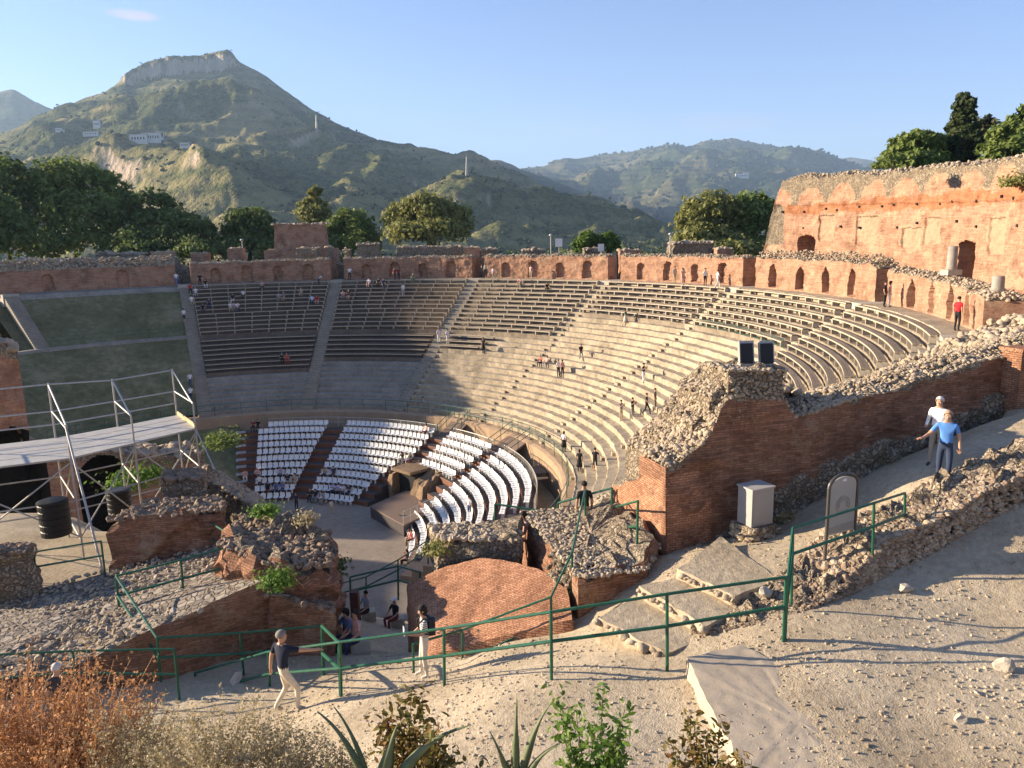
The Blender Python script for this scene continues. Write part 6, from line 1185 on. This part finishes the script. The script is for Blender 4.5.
SI = [(190, 290, R_D, K_, 'in red beside the left stairway at the top'), (206, 292, K_, W_, 'in black with white trousers near the top left'), (196, 297, W_, GRY, 'in white, upper of two by the left stairway'), (192, 304, W_, T_n, 'in white, lower of two by the left stairway'), (203, 310, K_, N_, 'in black, left of a dark pair on the left benches'), (210, 311, N_, N_, 'in navy, right of a dark pair on the left benches'),
 (233, 300, K_, W_, 'in black top and white trousers in the first benched wedge'), (244, 298, W_, K_, 'in white top, alone right of the black top'), (231, 311, W_, T_n, 'in white, left of a trio on the left benches'), (234.5, 311, P_, G_, 'in pale pink, middle of a trio on the left benches'), (237.8, 311, W_, N_, 'in white, right of a trio on the left benches'), (262, 288, P_, K_, 'in pink top at the foot of the shaded wall'),
 (301, 294, T_n, T_n, 'in khaki under the shaded wall'), (280, 301, GRY, G_, 'in grey, left of a grey pair'), (284.5, 301, G_, T_n, 'in dark grey, right of a grey pair'), (313, 304, (0.55, 0.62, 0.75), N_, 'in pale blue next to a red top'), (318, 304, R_D, P_, 'in red next to a pale blue top'), (282.5, 363, K_, K_, 'in black, left of a pair on the dark boarded benches'), (287.5, 363, (0.5, 0.12, 0.08), R_D, 'in red, right of a pair on the dark boarded benches'),
 (343.5, 303, P_, G_, 'in pale pink, left of two right of the second stairway'), (349, 303, K_, P_, 'in black, right of two right of the second stairway'), (369, 290, W_, P_, 'in white and pink high in the second benched wedge'), (379, 289, K_, K_, 'in black high in the second benched wedge'), (413, 283, GRN, GRN, 'in green at the foot of the wall'), (519, 284, P_, T_n, 'in pale pink at the top of the middle wedge'), (547, 289, K_, K_, 'in black on the top bench of the middle wedge'),
 (539.5, 367, (0.62, 0.2, 0.14), K_, 'in coral, left of a pair on the lit stone'), (545.5, 367, P_, GRY, 'in pale pink, right of a pair on the lit stone'), (673, 419, (0.5, 0.2, 0.16), (0.5, 0.3, 0.25), 'in coral beside the rubble stub'), 
 (256, 428, DRD, K_, 'in dark red on the top tier, left of a pair'), (261, 428, K_, K_, 'in black on the top tier, right of a pair'), (245.5, 481, P_, W_, 'in pale pink low on the left white seats'), (257, 482, P_, K_, 'in pink next to the pale pink one'), (259.5, 489, W_, K_, 'in white below the pink one'), (280, 484, LIL, N_, 'in lilac low on the left seats'), (287, 487, K_, T_n, 'in black right of the lilac one'), (294, 489, T_n, T_n, 'in beige at the right of the left block'),
 (275.5, 497, B_, N_, 'in blue, left of a blue pair at the front'), (282, 496, B_, JEAN, 'in blue, right of a blue pair at the front'), (268, 500, K_, DRD, 'in black at the front left'), (323, 480, T_n, K_, 'in tan by the seat aisle'), (312, 500, K_, K_, 'in black at the front, left of the second block'), (317, 501, K_, G_, 'in black at the front, right of the leftmost'), (324, 503, GRY, G_, 'in grey at the front row'), (331.5, 497, LIL, N_, 'in lilac, left of the lilac group'), (336.5, 498, LIL, K_, 'in lilac, middle of the lilac group'), (341.5, 497, W_, N_, 'in white, right of the lilac group'), (346.5, 502, N_, N_, 'in navy at the right end of the front group'), (332, 480, N_, K_, 'in navy behind the lilac group'),
 (402, 464, K_, G_, 'in black above the tunnel, left of two'), (412, 465, K_, DRD, 'in black above the tunnel, right of two'), (443, 430, P_, DRD, 'in pink at the head of the seat aisle by the ramp'), (398, 531, W_, K_, 'in white top, upper of the group on the inner right seats'), (403.5, 528, K_, K_, 'in black on the inner right seats'), (395, 546, R_D, K_, 'in a bright red top on the innermost right seats'), (410, 543, P_, P_, 'in pink on the inner right seats'), (389, 562, K_, P_, 'in black at the orchestra edge, right of two'), (381, 564, (0.1, 0.08, 0.07), K_, 'in dark brown at the orchestra edge, left of two'), (297, 511, N_, K_, 'in navy, apart on the orchestra floor')]
for i, (px, py, c1, c2, lb) in enumerate(SI):
    p = seat_surface(px, py)
    if p is None: continue
    pose = ('sit', 'sitfwd', 'sitphone')[i % 3] if i < len(SI) - 1 else 'stand'; R0 = math.hypot(p[0] - CX, p[1] - CY); aa_ = math.degrees(math.atan2(p[0] - CX, p[1] - CY))
    if R0 > 24.3:
        k = min(N_ROW - 1, max(1, int((R0 - 24.6) / 0.72))); wood = k >= 14 or aa_ < 21; s = pol(row_r(k) + (0.24 if wood else 0.22), aa_, row_z(k) - (0.015 if wood else 0.415))
    elif R0 > 12.9:
        k = int(round((21.3 - R0) / 0.86)); k = min(10, max(0, k)); s = pol(ROWR(k) + 0.02, aa_, ROWZ(k))
    elif R0 > 10.2 and aa_ > 60: s = pol(ROWR(10) + 0.02, min(aa_, 97), ROWZ(10))
    else: s = p.copy(); s[2] = 0.0
    person('person sitting ' + lb, s, toC(s) + 0.2 * math.sin(i * 7.1), pose, c1, c2, hair=((0.02, 0.016, 0.012), (0.10, 0.06, 0.03), (0.3, 0.28, 0.25))[i % 3], style='long' if i % 2 else 'short', group=far, h=1.68)
person('person in a bright red shirt walking below the right end of the gallery wall', pol(44.7, 110.5, 17.75) , -1.2, 'stand', (0.6, 0.02, 0.03), K_, group=far)
person('person in white passing through the left arched doorway of the great wall', pol(52.6, 68.6, 19.4), 2.0, 'walk', W_, W_, group=far)
p = at(584.5, 537, 20.9); person('person in black top and beige trousers on the bridge by the lit wall end', p, 0.1, 'stand', K_, (0.5, 0.4, 0.28), group='visitors on the near paths', h=1.7)
p = at(524.5, 549, 20.6); person('person in pink sitting behind the rubble ridge by the green bridge railing', p - [0, 0, 0.1], 2.0, 'sit', P_, T_n, style='long', group='visitors on the near paths')
for px, py, Y, c1, c2, kw, lb in ((367, 614, 27.5, GRY, K_, {}, 'person in grey jacket sitting on the passage stairs'), (395, 607, 27.5, K_, DRD, dict(style='cap', hair=(0.75, 0.74, 0.78)), 'person in a white hat sitting on the passage stairs'), (349, 656, 18.6, B_, N_, dict(style='long'), 'person in blue sitting in the shade by the ruined vault'), (358, 657, 18.4, P_, N_, {}, 'person in pink sitting in the shade by the ruined vault')):
    p = at(px, py, Y); ok, loc, *_ = scn.ray_cast(bpy.context.evaluated_depsgraph_get(), Vector(p + [0, 0, 1.6]), Vector((0, 0, -1))); p = np.array(loc) if ok else p
    sd_ = MB().box((p[0] + 0.05, p[1] + 0.08, p[2] + 0.17), (0.5, 0.42, 0.42), 0.3); tag(sd_.build('stone_block', M['pale_stone']), lb.replace('person', 'block under the person').replace(' sitting', ''), 'stone')
    person(lb, p, 2.4, 'sit', c1, c2, group='visitors on the near paths', **kw)
# people close to the camera
def drop(p):
    ok, loc, *_ = scn.ray_cast(bpy.context.evaluated_depsgraph_get(), Vector(p + [0, 0, 0.5]), Vector((0, 0, -1))); return np.array(loc) if ok else p
def onpath(px, py, Y):
    for y in np.arange(8, 24, 0.02):
        q = at(px, py, y)
        if q[2] <= ground(q[0], q[1]): return np.array([q[0], q[1], ground(q[0], q[1])])
    return at(px, py, Y)
p = onpath(287, 713, 15.1); nv_ = person('grey-haired man in navy t-shirt and cream trousers gripping the railing with outstretched arm', p, R_(-62), 'reach', (0.012, 0.016, 0.035), (0.62, 0.54, 0.42), hair=(0.20, 0.185, 0.165), near=True, shoe=(0.4, 0.32, 0.25), h=1.9, group='visitors on the near paths')
M['stripe'], N, L, b_ = mat('striped_top', 0.9); t = N.new('ShaderNodeTexCoord'); wv = N.new('ShaderNodeTexWave'); wv.bands_direction = 'Z'; wv.inputs['Scale'].default_value = 7.5; L.new(t.outputs['Object'], wv.inputs['Vector']); r = ramp(N, [(0.42, (0.10, 0.09, 0.09)), (0.52, (0.72, 0.68, 0.62))]); L.new(wv.outputs['Fac'], r.inputs['Fac']); L.new(r.outputs['Color'], b_.inputs['Base Color'])
CLOTH[(9, 9, 9)] = M['stripe']
p = onpath(426, 677, 15.75); wo = person('dark-haired woman in striped top and cream trousers holding a leaflet on the path', p, R_(104), 'leaflet', (9, 9, 9), (0.66, 0.58, 0.47), style='long', near=True, shoe=(0.6, 0.55, 0.48), h=1.68, group='visitors on the near paths')
bp = MB().box((0.0, -0.17, 1.24), (0.26, 0.14, 0.38)); 
for e in (-1, 1): bp.tube([(e * 0.1, -0.12, 1.42), (e * 0.11, 0.02, 1.46), (e * 0.11, 0.12, 1.36), (e * 0.12, 0.1, 1.15), (e * 0.12, -0.1, 1.08)], 0.02, 6)
bpo = bp.build('backpack', plain('backpack', (0.02, 0.022, 0.03), 0.8), wo, local=True)
lf = MB().box((-0.13, 0.43, 1.2), (0.2, 0.02, 0.14)); tag(lf.build('leaflet', M['white_plastic']), 'white leaflet held open by the dark-haired woman', 'leaflet'); bpy.data.objects['leaflet'].location = wo.location; bpy.data.objects['leaflet'].rotation_euler = wo.rotation_euler
p = drop(at(944, 464, 17.0)); person('balding man in bright blue t-shirt and jeans stepping down beside the ruined wall', p, R_(150), 'lean', (0.10, 0.26, 0.62), (0.03, 0.045, 0.085), hair=(0.40, 0.25, 0.17), near=True, shoe=(0.5, 0.42, 0.3), h=1.78, group='visitors on the near paths')
p = drop(at(936, 450, 18.0)); person('grey-haired person in a white shirt close behind the man in blue', p, R_(130), 'leaflet', (0.72, 0.70, 0.68), (0.3, 0.27, 0.22), hair=(0.55, 0.53, 0.50), near=True, sleeve=True, h=1.74, group='visitors on the near paths')
p = at(66, 738, 13.4); person('person with grey hair half hidden behind the rust-coloured bush', p, 0.4, 'stand', (0.05, 0.045, 0.05), K_, hair=(0.5, 0.46, 0.42), h=1.6, group='visitors on the near paths')
# ------------------------------------------------------------------ air
mh = bpy.data.materials.new('haze_air'); mh.use_nodes = True; N, L = mh.node_tree.nodes, mh.node_tree.links
for n in list(N):
    if n.type != 'OUTPUT_MATERIAL': N.remove(n)
pv = N.new('ShaderNodeVolumePrincipled'); pv.inputs['Color'].default_value = (0.50, 0.72, 1.0, 1); pv.inputs['Density'].default_value = 1.0e-4; pv.inputs['Anisotropy'].default_value = 0.15
L.new(pv.outputs[0], [n for n in N if n.type == 'OUTPUT_MATERIAL'][0].inputs['Volume'])
hz = MB().box((0, 100, 500), (18400, 18400, 1232)).build('haze', mh); hz['kind'] = 'stuff'
# ------------------------------------------------------------------ plants in the foreground
rr = np.random.default_rng(77)
def stems(mb, base, n, h, spread, r, seed, m=0, curve=0.3, top=None):
    r_ = np.random.default_rng(seed); tips = []
    for q in range(n):
        a = r_.uniform(0, 6.28); s = spread * math.sqrt(r_.uniform(0.02, 1)); hh = h * r_.uniform(0.6, 1.1); d = np.array([math.cos(a) * s, math.sin(a) * s, hh])
        b0 = base + np.r_[r_.normal(size=2) * spread * 0.25, 0]; k = [b0 + d * f + np.array([0, 0, -curve * s * (f - f * f)]) + r_.normal(size=3) * 0.012 for f in (0, 0.35, 0.7, 1)]
        mb.tube(k, [r, r * 0.8, r * 0.55, r * 0.25], 5, m); tips.append(k)
    return tips
def bush(name, label, px, py, Y, h, spread, nst, stemc, leafm, nleaf, lsz, seed, up=0.3, cat='shrub', frac=(0.3, 1.0), r=0.007):
    b = at(px, py, Y); t = thing(name, label, cat, b, 0, 'plants along the foreground edge'); mb = MB(); k = stems(mb, b, nst, h, spread, r, seed); mb.build('stem', stemc, t)
    r_ = np.random.default_rng(seed + 1); C = []; N0 = []
    for q in range(nleaf):
        s = k[r_.integers(0, len(k))]; f = r_.uniform(*frac) * 3; i = min(2, int(f)); c = s[i] * (1 - (f - i)) + s[i + 1] * (f - i); C.append(c + r_.normal(size=3) * lsz * 1.5); N0.append(s[3] - s[0])
    mb = MB(); (oval_leaves if lsz > 0.02 else leaves)(mb, np.array(C), np.array(N0) * 0.5, lsz, r_, up); mb.build('foliage', leafm, t); return t
M['rust_leaf'] = leaf_mat('rust_leaves', (0.36, 0.15, 0.06), (0.58, 0.34, 0.15), 0.3, 3); M['straw_leaf'] = leaf_mat('straw_leaves', (0.34, 0.27, 0.14), (0.52, 0.44, 0.26), 0.3, 3); M['red_leaf'] = leaf_mat('reddish_leaves', (0.09, 0.16, 0.025), (0.22, 0.075, 0.03), 0.3, 9)
M['green_leaf'] = leaf_mat('fresh_leaves', (0.07, 0.15, 0.02), (0.17, 0.27, 0.045), 0.35, 4); M['rust_stem'] = plain('rust_stem', (0.42, 0.24, 0.11), 0.8); M['straw_stem'] = plain('straw_stem', (0.42, 0.34, 0.20), 0.8); M['agave'] = leaf_mat('agave_leaf', (0.07, 0.105, 0.05), (0.20, 0.22, 0.11), 0.1, 1.5)
BL = [('spurge_bush', 'rust-orange spiky bush filling the lower left corner', [(10, 790, 6.0, 0.95, 0.75), (60, 800, 5.6, 0.95, 0.7), (105, 800, 6.0, 0.85, 0.5), (-30, 800, 6.2, 0.95, 0.7)], 'rust_stem', 'rust_leaf', 90, 2600, 0.016)]
t = None
for i, (px, py, Y, h, s) in enumerate(BL[0][2]):
    bush('spurge_bush', ['rust-orange spiky bush, second from the left of the lower left clump', 'rust-orange spiky bush in the middle of the lower left clump', 'rust-orange spiky bush at the right end of the lower left clump', 'rust-orange spiky bush cut by the left edge of the picture'][i], px, py, Y, h, s, 150, M['rust_stem'], M['rust_leaf'], 4200, 0.017, 300 + i, frac=(0.45, 1.05), r=0.008)
for i, (px, py, Y, h, s, lb) in enumerate([(150, 800, 5.4, 0.62, 0.42, 'pale straw-coloured wormwood bush right of the rust bushes'), (215, 800, 5.2, 0.66, 0.42, 'pale straw-coloured wormwood bush in the middle of the straw clump'), (285, 800, 5.2, 0.50, 0.36, 'pale straw-coloured wormwood bush reaching below the man in navy'), (335, 820, 5.0, 0.45, 0.25, 'thin straw-coloured sprig beside the agaves')]):
    bush('wormwood_bush', lb, px, py, Y, h, s, 110, M['straw_stem'], M['straw_leaf'], 7500, 0.012, 320 + i, frac=(0.25, 1.08), r=0.004)
for i, (px, py, Y, h, s, lf, n, lb) in enumerate([(415, 830, 4.6, 0.92, 0.22, 'red_leaf', 1400, 'tall reddish leafy shoot among the agaves'), (440, 830, 4.5, 0.5, 0.28, 'red_leaf', 700, 'low reddish leaves at the foot of the tall shoot'), (592, 830, 4.6, 0.93, 0.24, 'green_leaf', 1500, 'green leafy shrub at the bottom centre'), (705, 830, 4.8, 0.74, 0.30, 'red_leaf', 1200, 'reddish green shrub at the bottom right of centre'), (745, 830, 4.9, 0.62, 0.16, 'red_leaf', 350, 'small leafy sprig at the right of the foreground shrubs'), (500, 840, 4.5, 0.45, 0.25, 'red_leaf', 450, 'low reddish leaves between the two agaves')]):
    bush('leafy_shrub', lb, px, py, Y, h, s, 16 if n > 600 else 10, M['bark'], M[lf], int(n * 1.4), 0.028, 340 + i, frac=(0.2, 1.0), r=0.007)
def agave(label, px, py, Y, L_):
    b = at(px, py, Y); t = thing('agave', label, 'plant', b, 0, 'agaves in the foreground')
    for tx, ty, w, dy in L_:
        tip = at(tx, ty, Y + dy); d = tip - b; s = np.cross(d, FW); s /= np.linalg.norm(s); nn = np.cross(s, d); nn /= np.linalg.norm(nn); G = []
        for i in range(13):
            f = i / 12; c = b + d * f + np.array([0, 0, 0.16 * math.sin(math.pi * f) * np.linalg.norm(d)]) * (0.5 if abs(d[0]) < 0.25 else 1); ww = w * (0.75 + 0.6 * math.sin(min(1, f * 1.6) * math.pi)) * (1 - f ** 2.5)
            G.append([c + s * ww * e + nn * (0.35 * ww * e * e - 0.012) for e in (-1, -0.5, 0, 0.5, 1)] + [c + s * ww * e + nn * (0.35 * ww * e * e - 0.03) for e in (0.5, 0, -0.5)])
        MB().grid(np.array(G).transpose(1, 0, 2), wrap=True).build('leaf', M['agave'], t, True)
agave('agave with three tall dark upright blades at bottom centre', 515, 800, 4.4, [(517, 692, 0.022, 0.1), (552, 700, 0.022, 0.2), (490, 730, 0.018, -0.1), (560, 742, 0.02, 0.0), (532, 735, 0.02, 0.3)])
agave('pale broad-leaved agave left of the reddish shoot', 378, 810, 4.3, [(398, 722, 0.045, 0.1), (318, 710, 0.02, 0.1), (335, 706, 0.016, 0.2), (470, 724, 0.03, 0.1), (350, 750, 0.03, -0.2)])
# weeds on the ruins and bowl
def weed(label, px, py, Y, r, lf, n, sz, grp='green tufts on the ruins', nm='weed_plant'):
    p = at(px, py, Y); mb = MB(); q = rr.normal(size=(n, 3)) * np.array([r, r, r * 0.7]) * 0.5; q[:, 2] = abs(q[:, 2]); leaves(mb, p + q, q / r, sz, rr, 0.5); t = thing(nm, label, 'plant', p, 0, grp); mb.build('foliage', LM[lf] if lf in LM else M[lf], t); return t
weed('bright green plants growing in the hollow of the ruined vault', 278, 584, 17.4, 0.42, 'green_leaf', 900, 0.05); weed('bright green tuft on top of the ruined vault', 265, 514, 21.0, 0.4, 'green_leaf', 700, 0.05); weed('dry tuft at the top right corner of the ruined vault', 305, 522, 20.6, 0.32, 'straw_leaf', 500, 0.05)
weed('green weeds behind the small black bin', 130, 487, 33, 1.0, 'green_leaf', 900, 0.09); weed('green weeds under the right end of the scaffold', 152, 478, 34, 0.8, 'green_leaf', 600, 0.09); weed('grey-green bush at the left end of the rubble ridge', 440, 552, 19.6, 0.4, 'olive', 700, 0.05); weed('dark weeds at the right foot of the ruined vault', 330, 572, 21.5, 0.5, 'dark', 500, 0.07)
weed('yellow dry grass on the crest of the ruined wall', 880, 388, 21.2, 0.45, 'straw_leaf', 600, 0.05); weed('dry grass at the foot of the utility cabinet', 785, 520, 18.6, 0.25, 'straw_leaf', 300, 0.05)
weed('green bush on top of the great brick wall near the right edge', 1018, 186, 47, 0.9, 'olive', 700, 0.12); weed('small dark bush on the left part of the great wall', 882, 168, 56, 0.7, 'mid', 600, 0.12); weed('weeds on the green slope left of the white seats', 222, 446, 60, 1.5, 'mid', 900, 0.14)
